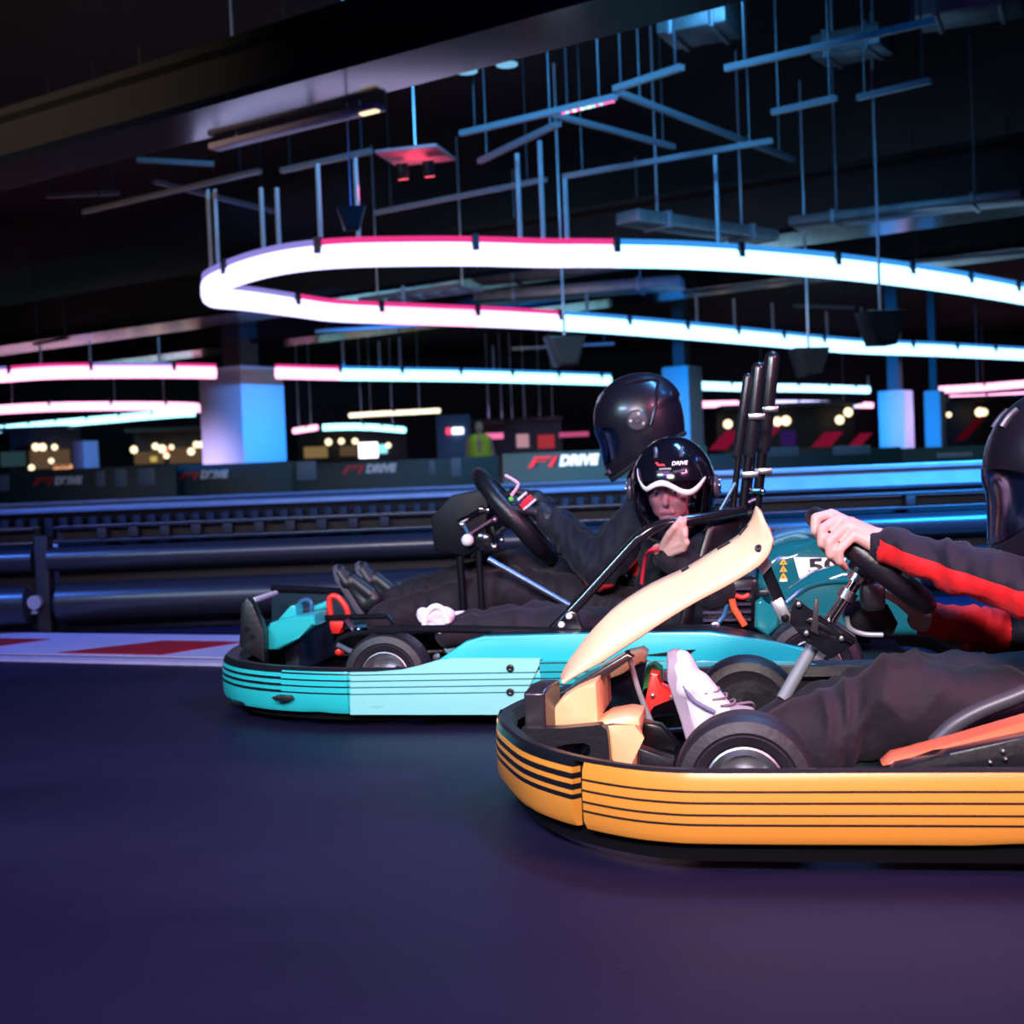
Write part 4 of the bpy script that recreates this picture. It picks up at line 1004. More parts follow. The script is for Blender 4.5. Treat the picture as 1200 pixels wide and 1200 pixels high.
MB().prism(TK.xz([(311, 737), (316, 730), (330, 726), (369, 720), (370, 733), (350, 748), (326, 762), (312, 762)], .26), .08, .26, .012).build('nose_pod', tq_plain, tr_)
MB().prism(TK.xz([(322, 730), (340, 710), (345, 709), (347, 713), (347, 728)], .14), .06, .14, .006).build('nose_fin', tq_plain, tr_)
MB().tube(catmull([TK.kp(x, y, .05) for x, y in ((347, 716), (352, 706), (360, 703), (365, 708), (365, 720))], 6), .008, 10).build('brake_hose', mat('blue hose', (.03, .12, .25), .3), tr_)
MB().tube([TK.kp(366, 716, -.05), TK.kp(385, 708, -.05)], .015, 12).build('nose_tube', tq_plain, tr_)
MB().tube([TK.kp(285, 706, .29), TK.kp(303, 718, .24), TK.kp(308, 728, .24)], .007, 10).build('nose_hook', steel, tr_)
MB().tube(catmull([TK.kp(x, y, .12) for x, y in ((388, 726), (386, 704), (389, 699), (396, 700), (405, 711), (408, 722), (404, 727))], 6), .0105, 12).build('brake_pedal_loop', red_paint, tr_)
MB().prism(TK.xz([(386, 726), (407, 726), (402, 733), (400, 742), (390, 742), (390, 733)], .12), .09, .14, .004).build('pedal_arm', red_paint, tr_)
MB().tube([TK.kp(369, 724, .15), TK.kp(454, 722, .15), TK.kp(462, 731, .15)], .009, 10).build('pedal_rod', black_metal, tr_)
MB().ball(TK.kp(398, 763, .34), .016).build('red_cap', red_paint, tr_)
MB().tube([TK.kp(405, 727, .2), TK.kp(418, 742, .2)], .012, 10).ball(TK.kp(418, 741, .2), .018).build('pedal_pivot', chrome, tr_)
MB().tube(catmull([TK.kp(x, y, .35) for x, y in ((392, 760), (400, 748), (420, 742), (440, 742))], 6), .010, 10).build('steering_link', black_metal, tr_)
MB().tube([TK.kp(395, 756, .42), TK.kp(440, 778, .42)], .010, 10).build('track_rod', steel, tr_)
bolt(tr_, TK.kp(512, 770, .62), .012, (0, 1, 0), steel)
# steering of the turquoise kart
MB().prism(TK.xz([(505, 606), (530, 580), (562, 574), (573, 580), (570, 640), (545, 652), (509, 645)], -.12), -.46, -.11, .010).build('steering_fairing', mat('dark fairing plastic', (0.003, 0.003, 0.007), 0.5, spec=0.2), tr_)
ctr2, t2, n2, R2, hub2 = steering(TK, (557, 551), (652, 662), -.28, r=.027, edge=.72)
TW = (ctr2, t2, n2, R2)
MB().tube([hub2, TK.kp(552, 652, -.28)], .013, 14).build('steering_column', chrome, tr_)
MB().tube([TK.kp(537, 612, -.10), TK.kp(566, 597, -.10)], .010, 10).ball(TK.kp(541, 615, -.10), .012).ball(TK.kp(564, 597, -.10), .013).ball(TK.kp(572, 598, -.10), .012).build('steering_linkage', chrome, tr_)
MB().tube([TK.kp(549, 627, -.09), TK.kp(577, 609, -.09)], .006, 10).ball(TK.kp(580, 609, -.09), .012).build('linkage_rod', mat('pink anodised rod', (.6, .3, .45), .25, .9), tr_)
MB().ball(TK.kp(548, 633, -.08), .022).build('throttle_knob', white_plastic, tr_)
MB().tube([TK.kp(542, 612, -.1), TK.kp(550, 628, -.1)], .006, 8).build('cable', mat('blue hose', (.03, .12, .25), .3), tr_)
MB().lathe([(0, 0), (.03, 0), (.03, .03), (.018, .035), (0, .035)], TK.kp(568, 634, -.10), (0, 1, 0), 18).ball(TK.kp(580, 640, -.10), .016).build('column_joint', black_gloss, tr_)
MB().ball(TK.kp(579, 641, -.07), .014).ball(TK.kp(588, 633, -.1), .010).build('joint_bolt', steel, tr_)
MB().tube([TK.kp(539, 652, -.05), TK.kp(545, 740, -.05)], .014, 12).build('steering_upright', black_metal, tr_)
MB().tube([TK.kp(561, 645, .02), TK.kp(566, 738, .02)], .011, 12).build('steering_upright', black_metal, tr_)
MB().box(TK.kp(564, 718, .02), (.05, .02, .02)).build('upright_link', black_metal, tr_)
MB().tube([TK.kp(572, 655, .05), TK.kp(718, 738, .05)], .010, 12).build('diagonal_brace', mat('blue grey steel', (.12, .16, .25), .3, .7), tr_)
# roll bar and upright bars
MB().tube(catmull([TK.kp(x, y, yy) for x, y, yy in ((648, 738, .58), (664, 722, .58), (700, 683, .57), (738, 641, .56), (752, 628, .56), (770, 617, .55), (800, 611, .52), (838, 605, .46), (872, 598, .38))], 6), .0165, 14).build('roll_bar', black_gloss, tr_)
MB().prism(TK.xz([(650, 739), (664, 716), (676, 718), (684, 739)], .60), .58, .605, .003).build('roll_bar_foot', black_gloss, tr_)
for px in ((658, 732), (667, 722)): bolt(tr_, TK.kp(*px, .606), .010, (0, 1, 0), white_plastic)
pad = mat('bar padding black vinyl', (0.012, 0.012, 0.018), 0.28, coat=0.2)
for (top, bot, yy, r_, nm) in (((889, 432), (868, 620), .34, .014, 'far'), ((905, 420), (884, 620), .20, .016, 'near')):
    a_, c_ = TK.kp(*top, yy), TK.kp(*bot, yy)
    MB().tube([c_, a_.lerp(c_, .5)], r_, 12).build('upright_bar', black_metal, tr_)
    MB().capsule(a_.lerp(c_, .52), r_ * 1.5, a_, r_ * 1.5, 14).build('bar_pad', pad, tr_)
    d_ = V((0.03, 0, .004))
    MB().tube([c_ + d_, a_.lerp(c_, .5) + d_], r_ * .7, 12).build('harness_bar', black_metal, tr_)
    MB().capsule(a_.lerp(c_, .54) + d_ * 1.2, r_ * 1.05, a_ + d_ * 1.1 - V((0, 0, .03)), r_ * 1.05, 14).build('bar_pad', pad, tr_)
    for fr_ in (.30, .66): MB().box(a_.lerp(c_, fr_) + V((-.01, .02, 0)), (.05, .02, .02), bevel=.004).build('pad_clip', steel, tr_)
MB().tube([TK.kp(876, 576, .22), TK.kp(894, 576, .22)], .010, 10).ball(TK.kp(877, 575, .22), .013).ball(TK.kp(893, 576, .22), .011).build('bar_clamp', chrome, tr_)
MB().tube([TK.kp(840, 606, .36), TK.kp(862, 566, .36)], .006, 8).tube([TK.kp(845, 604, .3), TK.kp(885, 585, .24)], .006, 8).build('stay_wire', mat('blue grey steel', (.12, .16, .25), .3, .7), tr_)
MB().box(TK.kp(868, 604, .30), (.10, .06, .035), bevel=.01).box(TK.kp(862, 625, .26), (.03, .03, .10), bevel=.008).box(TK.kp(876, 622, .22), (.025, .03, .10), bevel=.008).build('bar_bracket', black_metal, tr_)
# engine bay
MB().box(TK.kp(850, 705, .35), (.20, .22, .16), bevel=.02).build('motor_housing', black_metal, tr_)
q = MB()
for k in range(5): q.box(TK.kp(852, 690 + k * 9, .47), (.14, .02, .008))
q.build('motor_fins', mat('dark violet fins', (.06, .04, .09), .35, .6), tr_)
MB().tube(catmull([TK.kp(x, y, .50) for x, y in ((858, 702), (860, 712), (866, 722), (873, 733))], 6), .010, 10).build('orange_hose', mat('orange hose', (.85, .10, .03), .4), tr_)
MB().tube(catmull([TK.kp(x, y, .49) for x, y in ((862, 698), (870, 700), (878, 697))], 5), .007, 8).build('red_lead', red_paint, tr_)
MB().tube(catmull([TK.kp(x, y, .48) for x, y in ((852, 708), (848, 722), (838, 733), (832, 738))], 5), .007, 8).build('cable', mat('blue hose', (.03, .12, .25), .3), tr_)
MB().tube(catmull([TK.kp(x, y, .5) for x, y in ((830, 740), (834, 734), (840, 731), (843, 738))], 5), .008, 8).build('silver_hook', steel, tr_)
# tail cowl with number 50
cowl = TK.xz([(884, 748), (881, 715), (886, 690), (893, 655), (905, 641), (925, 634), (960, 631), (1000, 632), (1045, 640), (1075, 665), (1090, 705), (1095, 748)], .42)
MB().prism(cowl, -.42, .42, .05, 5).build('tail_cowl', tq_dark, tr_)
arch_o = [(888, 746), (894, 716), (918, 694), (950, 671), (985, 661), (1020, 661), (1055, 676), (1075, 705), (1080, 746)]
MB().prism(TK.xz(arch_o, .50), .36, .53, .035, 5).build('wheel_arch', tq_dark, tr_)
MB().prism(TK.xz([(884, 735), (885, 706), (893, 699), (900, 712), (915, 716), (912, 734), (900, 746)], .545), .50, .56, .012, 3).build('arch_foot', mat('teal glossy tab', (0.008, 0.17, 0.19), 0.18, coat=.4), tr_)
MB().box(TK.kp(897, 694, .5), (.04, .06, .02), bevel=.005).build('cowl_latch', black_plastic, tr_)
tb = [TK.kp(x, y, .535) for x, y in ((922, 706), (945, 688), (975, 681), (1010, 682), (1040, 692))]
MB().tube(catmull(tb, 6), .008, 8).build('arch_trim', tq_dark, tr_)
pl = MB().prism(TK.xz([(930, 653), (992, 654), (985, 668), (965, 670), (950, 678), (937, 679)], .424), .419, .425, .0005).build('number_plate', white_plastic, tr_)
FACE = Matrix(((-1, 0, 0, 0), (0, 0, 1, 0), (0, 1, 0, 0), (0, 0, 0, 1)))
text_mesh('number', '50', .062, black_plastic, pl, Matrix.Translation(TK.kp(966, 664, .426)) @ FACE @ Matrix.Rotation(math.radians(1.5), 4, 'Z'), .0008, bold=.002, width=1.55)
wt = mat('warning sticker amber', (0.85, 0.42, 0.03), 0.45)
for k, (px, py) in enumerate(((918, 658), (918, 666.5), (918, 675))):
    c_ = TK.kp(px, py, .424); s_ = .0115
    st = MB().prism([(c_.x - s_, c_.z - s_ * .8), (c_.x + s_, c_.z - s_ * .8), (c_.x, c_.z + s_ * .9)], .419, .425).build('warning_triangle', wt, tr_, smooth=0)
    MB().prism([(c_.x - s_ * .2, c_.z - s_ * .5), (c_.x + s_ * .2, c_.z - s_ * .5), (c_.x, c_.z + s_ * .4)], .425, .4255).build('warning_mark', black_plastic, st, smooth=0)
c_ = TK.kp(918, 680, .424); MB().box((c_.x, .422, c_.z), (.022, .004, .008)).build('white_label', white_plastic, tr_, smooth=0)
# two seats
for yc in (.27, -.27):
    sr = []
    for i, (x, z, hw) in enumerate([(-.42, .12, .17), (-.56, .09, .20), (-.72, .085, .21), (-.88, .12, .22), (-.98, .26, .22), (-1.04, .42, .20), (-1.08, .56, .16)]):
        sr.append([V((x + (.10 if z > .2 else 0) * abs(-1 + k / 6) ** 3, yc + hw * (-1 + k / 6), z + (.12 if z < .2 else .03) * abs(-1 + k / 6) ** 3 * (.4 + i * .12))) for k in range(13)])
    so = MB().grid(sr).build('seat', black_plastic, tr_, subsurf=1)
    q = so.modifiers.new('t', 'SOLIDIFY'); q.thickness = .008
# ================================================================== PEOPLE
helmet_mat = mat('helmet satin black', (0.009, 0.008, 0.016), 0.32, coat=0.25)
helmet_gloss = mat('helmet gloss black', (0.005, 0.005, 0.011), 0.14, coat=0.5)
trim_mat = mat('helmet trim dark grey', (0.06, 0.055, 0.08), 0.3)
foam = mat('helmet lining', (0.01, 0.01, 0.012), 0.9)
def glassy(name, tint, refl, rough=.22, gcol=(.45, .70, 1)):
    mt = bpy.data.materials.new(name); mt.use_nodes = True; nt = mt.node_tree
    nt.nodes.remove(nt.nodes['Principled BSDF'])
    tr = nt.nodes.new('ShaderNodeBsdfTransparent'); tr.inputs[0].default_value = (*tint, 1)
    gl = nt.nodes.new('ShaderNodeBsdfGlossy'); gl.inputs['Roughness'].default_value = rough; gl.inputs['Color'].default_value = (*gcol, 1)
    fr = nt.nodes.new('ShaderNodeFresnel'); fr.inputs[0].default_value = 1.5
    ad = nt.nodes.new('ShaderNodeMath'); ad.operation = 'ADD'; ad.inputs[1].default_value = refl
    mx = nt.nodes.new('ShaderNodeMixShader')
    nt.links.new(fr.outputs[0], ad.inputs[0]); nt.links.new(ad.outputs[0], mx.inputs[0])
    nt.links.new(tr.outputs[0], mx.inputs[1]); nt.links.new(gl.outputs[0], mx.inputs[2])
    nt.links.new(mx.outputs[0], nt.nodes['Material Output'].inputs[0])
    return mt
visor_dark = glassy('visor smoked', (0.05, 0.13, 0.28), 0.45, .16)  # smoked visor with the blue reflections tinted into its colours
visor_clear = glassy('visor clear', (0.80, 0.66, 0.80), 0.04, .07, (.9, .9, 1))

def hs(az, el, k=1.0, full=True):
    ca, ce, se = math.cos(az), math.cos(el), math.sin(el)
    A, B, C = 0.150, 0.128, 0.148
    c2 = math.cos(el * 0.60) if el < 0 else ce
    x, y, z = A * c2 * ca, B * c2 * math.sin(az), C * se
    if el < 0:
        t = min(1.0, -el / math.radians(50)); t = t * t * (3 - 2 * t)
        f = max(0.0, ca)
        x += (0.045 if full else 0.030) * t * f ** 1.6
        z -= 0.030 * t * f
        y *= 1 - 0.10 * t * f
        if ca < 0: x *= 1 - 0.10 * t
    else:
        if ca < 0: x *= 1.06 + 0.04 * math.sin(2 * el)
    return V((x * k, y * k, z * k))
EB = math.radians(-52)
def helmet(person, off, mtx, m_shell, m_visor, full=True, visor_az=72, v_lo=-27, v_hi=20, scale=1.0, logo=False, band=False):
    M = Matrix.Translation(-V(off)) @ mtx @ Matrix.Scale(scale, 4)
    NA, NE = 72, 36
    els = [EB + (PI / 2 - 0.02 - EB) * i / NE for i in range(NE + 1)]
    azs = [2 * PI * j / NA - PI for j in range(NA)]
    bm = bmesh.new(); vs = [[bm.verts.new(M @ hs(a, e, 1, full)) for a in azs] for e in els]
    top = bm.verts.new(M @ V((0, 0, 0.148)))
    va = math.radians(visor_az); lo, hi = math.radians(v_lo), math.radians(v_hi)
    def inside(a, e):
        ta = (abs(a) / va)
        return ta < 1 and lo + (hi - lo) * 0.35 * ta ** 4 < e < hi - (hi - lo) * 0.30 * ta ** 3
    for i in range(NE):
        for j in range(NA):
            a = azs[j] + PI / NA; e = (els[i] + els[i + 1]) / 2
            if inside(a, e): continue
            bm.faces.new((vs[i][j], vs[i][(j + 1) % NA], vs[i + 1][(j + 1) % NA], vs[i + 1][j]))
    for j in range(NA): bm.faces.new((vs[NE][j], vs[NE][(j + 1) % NA], top))
    for v in [v for v in bm.verts if not v.link_faces]: bm.verts.remove(v)
    q = MB(); q.bm.free(); q.bm = bm
    h = q.build('helmet', m_shell, person, smooth=60)
    so = h.modifiers.new('shell', 'SOLIDIFY'); so.thickness = 0.020; so.offset = -1
    # visor
    rows = []
    for i in range(15):
        row = []
        for j in range(29):
            a = -va * 1.06 + 2.12 * va * j / 28; ta = min(1.0, abs(a) / (va * 1.06))
            l2 = lo - 0.035 + (hi - lo) * 0.32 * ta ** 4; h2 = hi + 0.045 - (hi - lo) * 0.28 * ta ** 3
            row.append(M @ hs(a, l2 + (h2 - l2) * i / 14, 1.022, full))
        rows.append(row)
    vz = MB().grid(rows).build('visor', m_visor, h, smooth=60)
    for sd in (1, -1):
        c = hs(sd * math.radians(86), math.radians(-3), 1.0, full); n = V((0.06, sd, 0)).normalized()
        pv = MB().lathe([(0, 0), (0.036, 0), (0.036, 0.006), (0.030, 0.012), (0.012, 0.013), (0.010, 0.017), (0, 0.017)], c, n, 28)
        bmesh.ops.transform(pv.bm, matrix=M, verts=pv.bm.verts); pv.build('visor_pivot', trim_mat, h)
        sc = MB()
        for A in (0.4, 2.2, 4.1): sc.lathe([(0, 0), (0.005, 0), (0.005, 0.004), (0, 0.004)], c + n * 0.012 + V((math.cos(A) * .022, 0, math.sin(A) * .022)), n, 10)
        bmesh.ops.transform(sc.bm, matrix=M, verts=sc.bm.verts); sc.build('pivot_screw', steel, h)
        if full:   # raised side spoiler line sweeping to the rear
            p = [hs(sd * math.radians(a), math.radians(e), 1.015, True) for a, e in ((98, -16), (112, 2), (126, 20), (140, 33), (118, 45), (95, 52))]
            tb = MB().tube(catmull(p, 6), 0.0055, 8); bmesh.ops.transform(tb.bm, matrix=M, verts=tb.bm.verts); tb.build('spoiler_ridge', m_shell, h)
    # vents, rim
    for sd in (1, -1):
        p = [hs(sd * math.radians(a), math.radians(e), 1.012, full) for a, e in ((24, 44), (28, 52), (36, 58))]
        tb = MB().tube(catmull(p, 5), [0.006] * 11, 8); bmesh.ops.transform(tb.bm, matrix=M, verts=tb.bm.verts); tb.build('vent', trim_mat, h)
    rim = MB().tube([hs(a, EB, 0.975, full) for a in azs], 0.009, 8, True); bmesh.ops.transform(rim.bm, matrix=M, verts=rim.bm.verts); rim.build('neck_rim', foam, h)
    ln = MB().ball((-.01, 0, .0), (0.118, 0.106, 0.120))
    if full: bmesh.ops.transform(ln.bm, matrix=M, verts=ln.bm.verts); ln.build('lining', foam, h)
    else: ln.bm.free()
    if full:
        p = [hs(math.radians(a), math.radians(-38), 1.006, True) for a in (-22, -11, 0, 11, 22)]
        tb = MB().tube(catmull(p, 4), 0.008, 8); bmesh.ops.transform(tb.bm, matrix=M, verts=tb.bm.verts); tb.build('chin_vent', trim_mat, h)
    if band:
        # white shaped peak strip above the visor opening
        rows = []
        for t in [k / 30 for k in range(31)]:
            a = math.radians(56 - 112 * t)
            e = 8.5 + 7 * math.cos(2 * PI * (t * 1.55 + 0.10)) * (1 - 0.2 * t) + (22 * max(0, t - .78) / .22 * 1.0)
            w = 3.2 * (1 - 0.75 * max(0, (t - .7) / .3)) * min(1, .4 + t * 5)
            rows.append([M @ hs(a, math.radians(e + w), 1.032, False), M @ hs(a, math.radians(e - w), 1.032, False)])
        bnd = MB().grid(rows).build('white_band', mat('white band', (0.85, 0.80, 0.85), 0.3), h, smooth=60)
        sb = bnd.modifiers.new('t', 'SOLIDIFY'); sb.thickness = .002
        for (a0, a1, e) in ((26, 8, 27), (3, -18, 27)):
            rows = [[M @ hs(math.radians(a0 + (a1 - a0) * t / 6), math.radians(e + d), 1.012, False) for d in (-1.6, 1.6)] for t in range(7)]
            vp = MB().grid(rows).build('peak_vent', trim_mat, h); sb = vp.modifiers.new('t', 'SOLIDIFY'); sb.thickness = .004
    if logo:
        def place(a, e):
            p = hs(math.radians(a), math.radians(e), 1.006, False); d = (hs(math.radians(a - 2), math.radians(e), 1, False) - hs(math.radians(a + 2), math.radians(e), 1, False)).normalized()
            # lettering runs towards the wearer's left hand side as read from the front
            n = p.normalized(); d = -d if d.dot(V((0, 1, 0))) < 0 else d
            u = n.cross(d).normalized(); n = d.cross(u)
            return M @ Matrix(((d.x, u.x, n.x, p.x), (d.y, u.y, n.y, p.y), (d.z, u.z, n.z, p.z), (0, 0, 0, 1)))
        text_mesh('logo_lettering', 'DRIVE', .017, logo_white, h, place(6, 37), .0012, .2, 'LEFT', .0005)
        text_mesh('logo_lettering', 'LONDON', .008, logo_white, h, place(-4, 31), .0010, 0, 'CENTER', 0)
        K = place(-10, 37)
        lm = MB(); lm.prism([(-.022, -.006), (-.014, -.006), (-.010, .000), (.008, .000), (.011, .006), (-.012, .006)], -.001, .001)
        bmesh.ops.transform(lm.bm, matrix=K @ Matrix.Rotation(PI / 2, 4, 'X'), verts=lm.bm.verts); lm.build('logo_mark', logo_red, h, smooth=0)
    return h

def frame(fw, up=(0, 0, 1), at=(0, 0, 0)):
    x = V(fw).normalized(); y = V(up).cross(x).normalized(); z = x.cross(y)
    return Matrix(((x.x, y.x, z.x, at[0]), (x.y, y.y, z.y, at[1]), (x.z, y.z, z.z, at[2]), (0, 0, 0, 1)))

def head_shape(mb, mtx, k=1.0):
    """skull, jaw, nose, brow, ears; local x forward, z up"""
    def P(x, y, z): return mtx @ V((x * k, y * k, z * k))
    R3 = mtx.to_3x3()
    mb.ball(P(-.01, 0, .03), (.098 * k, .076 * k, .092 * k), R3)
    mb.capsule(P(.03, 0, -.02), .062 * k, P(.052, 0, -.075), .036 * k)
    mb.capsule(P(.052, .032, -.018), .034 * k, P(.040, .030, -.05), .030 * k).capsule(P(.052, -.032, -.018), .034 * k, P(.040, -.030, -.05), .030 * k)
    mb.capsule(P(.084, 0, .018), .008 * k, P(.103, 0, -.022), .013 * k)
    mb.capsule(P(.072, .040, .030), .012 * k, P(.080, .010, .033), .011 * k).capsule(P(.072, -.040, .030), .012 * k, P(.080, -.010, .033), .011 * k)
    mb.capsule(P(.083, .018, -.055), .010 * k, P(.083, -.018, -.055), .010 * k)
    for sd in (1, -1): mb.ball(P(-.01, sd * .078, 0), (.022 * k, .010 * k, .032 * k), R3)
    return mb
def eyes(person, off, mtx, k=1.0):
    M = Matrix.Translation(-V(off)) @ mtx
    for sd in (1, -1):
        e = MB().ball(M @ V((.073 * k, sd * .031 * k, .008 * k)), .0125 * k).build('eye', mat('eye white', (.8, .8, .8), .2), person)
        MB().ball(M @ V((.0825 * k, sd * .031 * k, .008 * k)), .006 * k).build('iris', mat('iris dark', (.03, .02, .015), .15), e)
        p = [M @ V((.083 * k, sd * (.014 + .010 * t) * k, (.030 + .004 * math.sin(t * 1.5)) * k)) for t in range(4)]
        MB().tube(p, .0035 * k, 6).build('eyebrow', mat('brow brown', (.06, .035, .02), .8), person)
    MB().tube([M @ V((.0915 * k, y * k, (-.055 + .003 * abs(y) * 30) * k)) for y in (-.02, -.01, 0, .01, .02)], [.002 * k, .005 * k, .006 * k, .005 * k, .002 * k], 8).build('lips', mat('lips', (.62, .25, .25), .4), person)

def grip_hand(mb, wrist, fw, back, thumb, curl=(62, 70, 45), s=1.0, spread=1.0):
    """palm and five curled fingers: fw wrist->knuckles, back out of the back of the hand, thumb towards the thumb side"""
    w = V(wrist); f = V(fw).normalized(); b = V(back); b = (b - f * b.dot(f)).normalized(); t = f.cross(b)
    if t.dot(V(thumb)) < 0: t = -t
    L = .092 * s
    for i, (o, ln) in enumerate(((.030, 1.0), (.010, 1.06), (-.011, 1.0), (-.030, .92))):
        k = w + f * L * ln + t * o * s * spread
        mb.capsule(w + t * o * .55 * s + f * .008, .017 * s, k, .0125 * s, 12)
        seg = [(.042, .040, .026), (.046, .043, .028), (.043, .040, .027), (.035, .029, .023)][i]
        ang = 0; p = k; rr = (.0098, .0092, .0085, .0072)
        for j in range(3):
            ang += math.radians(curl[j]); d = f * math.cos(ang) - b * math.sin(ang)
            q = p + d * seg[j] * s; mb.capsule(p, rr[j] * s * (.95 if i == 3 else 1.06), q, rr[j + 1] * s * (.95 if i == 3 else 1.06), 12); p = q
    p0 = w + f * .022 * s + t * .028 * s; p1 = p0 + (f * .6 + t * .55 - b * .5).normalized() * .040 * s
    p2 = p1 + (f * .75 - b * .65 + t * .1).normalized() * .034 * s; p3 = p2 + (f * .4 - b * .8 - t * .3).normalized() * .026 * s
    mb.capsule(w + f * .015 * s + t * .012 * s, .018 * s, p1, .0125 * s, 12).capsule(p1, .0125 * s, p2, .0110 * s, 12).capsule(p2, .0110 * s, p3, .0085 * s, 12)
    return mb
def wrinkle(amp, sc=9.0, seed=0.0, dirv=(1, 1, 1)):
    def f(p, n):
        q = V((p.x * sc * dirv[0] + seed, p.y * sc * dirv[1], p.z * sc * dirv[2]))
        w = V((noise.noise(q * .6), noise.noise(q * .6 + V((7, 3, 1))), 0)) * 1.2
        a = 1 - abs(noise.noise(q + w)) * 2.2
        return amp * (a * .8 + noise.noise(q * 2.1) * .5 - .45)
    return f
def seg_dist(p, a, b):
    ab = b - a; t = max(0, min(1, (p - a).dot(ab) / ab.length_squared)); return (p - (a + ab * t)), t

navy = (0.009, 0.008, 0.018); red = (0.72, 0.012, 0.016); dark_trouser = (0.026, 0.020, 0.026)
suit_mat = cloth_mat('race suit navy and red', navy, red)
suit_kid = cloth_mat('dark jacket with red piping', (0.008, 0.007, 0.012), red)
trouser_mat = cloth_mat('race suit trousers', (0.015, 0.010, 0.016), red)

# ------------------------------------------------------------------ driver of the orange kart
K = YK.kp
yc = .10
pel = V((-.80, yc, .17)); che = V((-.80, yc, .40)); nk = V((-.74, yc, .50))
off = V((-.80, yc, .0))
P1 = empty('person', YK.W(off), YK.rz, 'driver of the orange kart in navy suit with red sleeve panels, bare hands', 'person', 'kart riders')
hc = K(1253, 546, yc)
wl = K(1026, 633, .165); el = K(1204, 692, .30); sl = V((-.80, yc + .19, .46))
wr = K(1078, 726, -.10); er = K(1205, 745, -.17); sr = V((-.80, yc - .19, .46))
kl_, al = K(1052, 820, .20), K(882, 880, .17); hl = V((-.74, yc + .10, .17))
kr_, ar = K(1064, 806, -.02), K(914, 848, -.02); hr = V((-.74, yc - .10, .17))
HM = frame((1, 0.02, -.26), at=hc)
bd_ = MB()
head_shape(bd_, HM @ Matrix.Translation((0, 0, -.02)), 1.0)
bd_.capsule(hc + V((-.03, 0, -.08)), .052, nk, .055)
bd_.capsule(che, .12, pel, .12).capsule(che + V((0, .09, .02)), .07, che - V((0, .09, -.02)), .07)
for s_, e_, w_, h_, kn, an in ((sl, el, wl, hl, kl_, al), (sr, er, wr, hr, kr_, ar)):
    bd_.chain([s_, e_, w_], [.045, .036, .028]).chain([h_, kn, an], [.07, .05, .035])
    bd_.capsule(che, .08, s_, .05)
# left hand: knuckles on top, four fingers wrapped down round the rim
Kn = [K(974, 603, .128), K(983, 608, .152), K(992, 616, .170), K(1001, 627, .182)]
Fp = [(K(956, 607, .145), K(955, 622, .150), K(962, 633, .125)), (K(963, 620, .178), K(963, 637, .180), K(971, 648, .150)),
      (K(972, 634, .192), K(973, 650, .190), K(981, 659, .158)), (K(983, 645, .196), K(984, 658, .190), K(991, 666, .160))]
for i in range(4):
    bd_.capsule(wl + (Kn[i] - Kn[1]) * .45, .021, Kn[i], .0130, 14)
    r4 = (.0118, .0112, .0104, .0084) if i < 3 else (.0105, .0098, .009, .0074)
    a_ = Kn[i]
    for j in range(3): bd_.capsule(a_, r4[j], Fp[i][j], r4[j + 1], 14); a_ = Fp[i][j]
tb_ = [K(1010, 622, .125), K(996, 612, .085), K(976, 612, .075), K(962, 612, .085)]
bd_.chain(tb_, [.019, .0135, .0115, .009])
bd_.capsule(wl, .026, (Kn[1] + Kn[2]) / 2 + (wl - Kn[1]) * .25, .021)
# right hand on the far lower rim
ctr, t_, n_, R_ = YW
rp = ctr + t_ * R_ * .45 - V((0, 1, 0)) * R_ * .86
grip_hand(bd_, wr, (rp - wr) + n_ * .03, n_, V((0, 1, 0)), (50, 60, 45))
bd_.fuse('body', skin, P1, off, voxel=.0036, smooth=3)
# nails
nm = mat('finger nail', (.85, .55, .48), .3)
# jacket with sleeves
jk = MB()
jk.capsule(pel + V((0, .04, 0)), .15, che + V((0, .05, 0)), .145).capsule(pel - V((0, .04, 0)), .15, che - V((0, .05, 0)), .145).capsule(che, .13, nk + V((-.01, 0, -.02)), .075)
jk.chain([sl, el, wl.lerp(el, .10)], [.082, .060, .043]).chain([sr, er, wr.lerp(er, .14)], [.082, .062, .045])
jk.capsule(che, .10, sl, .08).capsule(che, .10, sr, .08)
jk.capsule(wl.lerp(el, .05), .034, wl.lerp(el, .10), .036)
def yp(p):
    d, t = seg_dist(p, el, wl); d2, t2 = seg_dist(p, er, wr); d3, t3 = seg_dist(p, sl, el)
    best = -1.0
    if d.length < .09: best = (-d.z / .055 + .05 + .35 * max(0, t - .62)) + .06 * noise.noise(p * 14)
    elif d3.length < .11: best = -d3.z / .07 - .45
    if d2.length < .085 and d.length > .075: best = max(best, 1.0 if t2 > .25 else -1)
    if p.z > nk.z and (p - nk).length < .12: best = 1
    if best > 0 and d.length < .09 and t > .93: best = -1
    return best
jk.fuse('race_jacket', suit_mat, P1, off, voxel=.0062, smooth=5, disp=wrinkle(.013, 13, 2.0, (1.4, .6, .6)), panel=yp)
tz = MB()
tz.chain([hl, kl_, al], [.105, .088, .056]).chain([hr, kr_, ar], [.105, .082, .054]).capsule(pel, .14, pel + V((.03, 0, -.02)), .13)
tz.capsule(kl_, .086, kl_.lerp(al, .5) + V((0, 0, -.035)), .085).capsule(kl_.lerp(al, .5) + V((0, 0, -.03)), .080, al, .052).capsule(kl_ + V((0, 0, .005)), .09, kl_.lerp(hl, .4) + V((0, 0, -.01)), .092)
tz.fuse('trousers', trouser_mat, P1, off, voxel=.0075, smooth=6, disp=wrinkle(.019, 7, 5.0, (1.5, .4, .6)), panel=lambda p: -1.0)
helmet(P1, off, HM, helmet_mat, visor_dark, True, 52, -28, 12, scale=1.14)
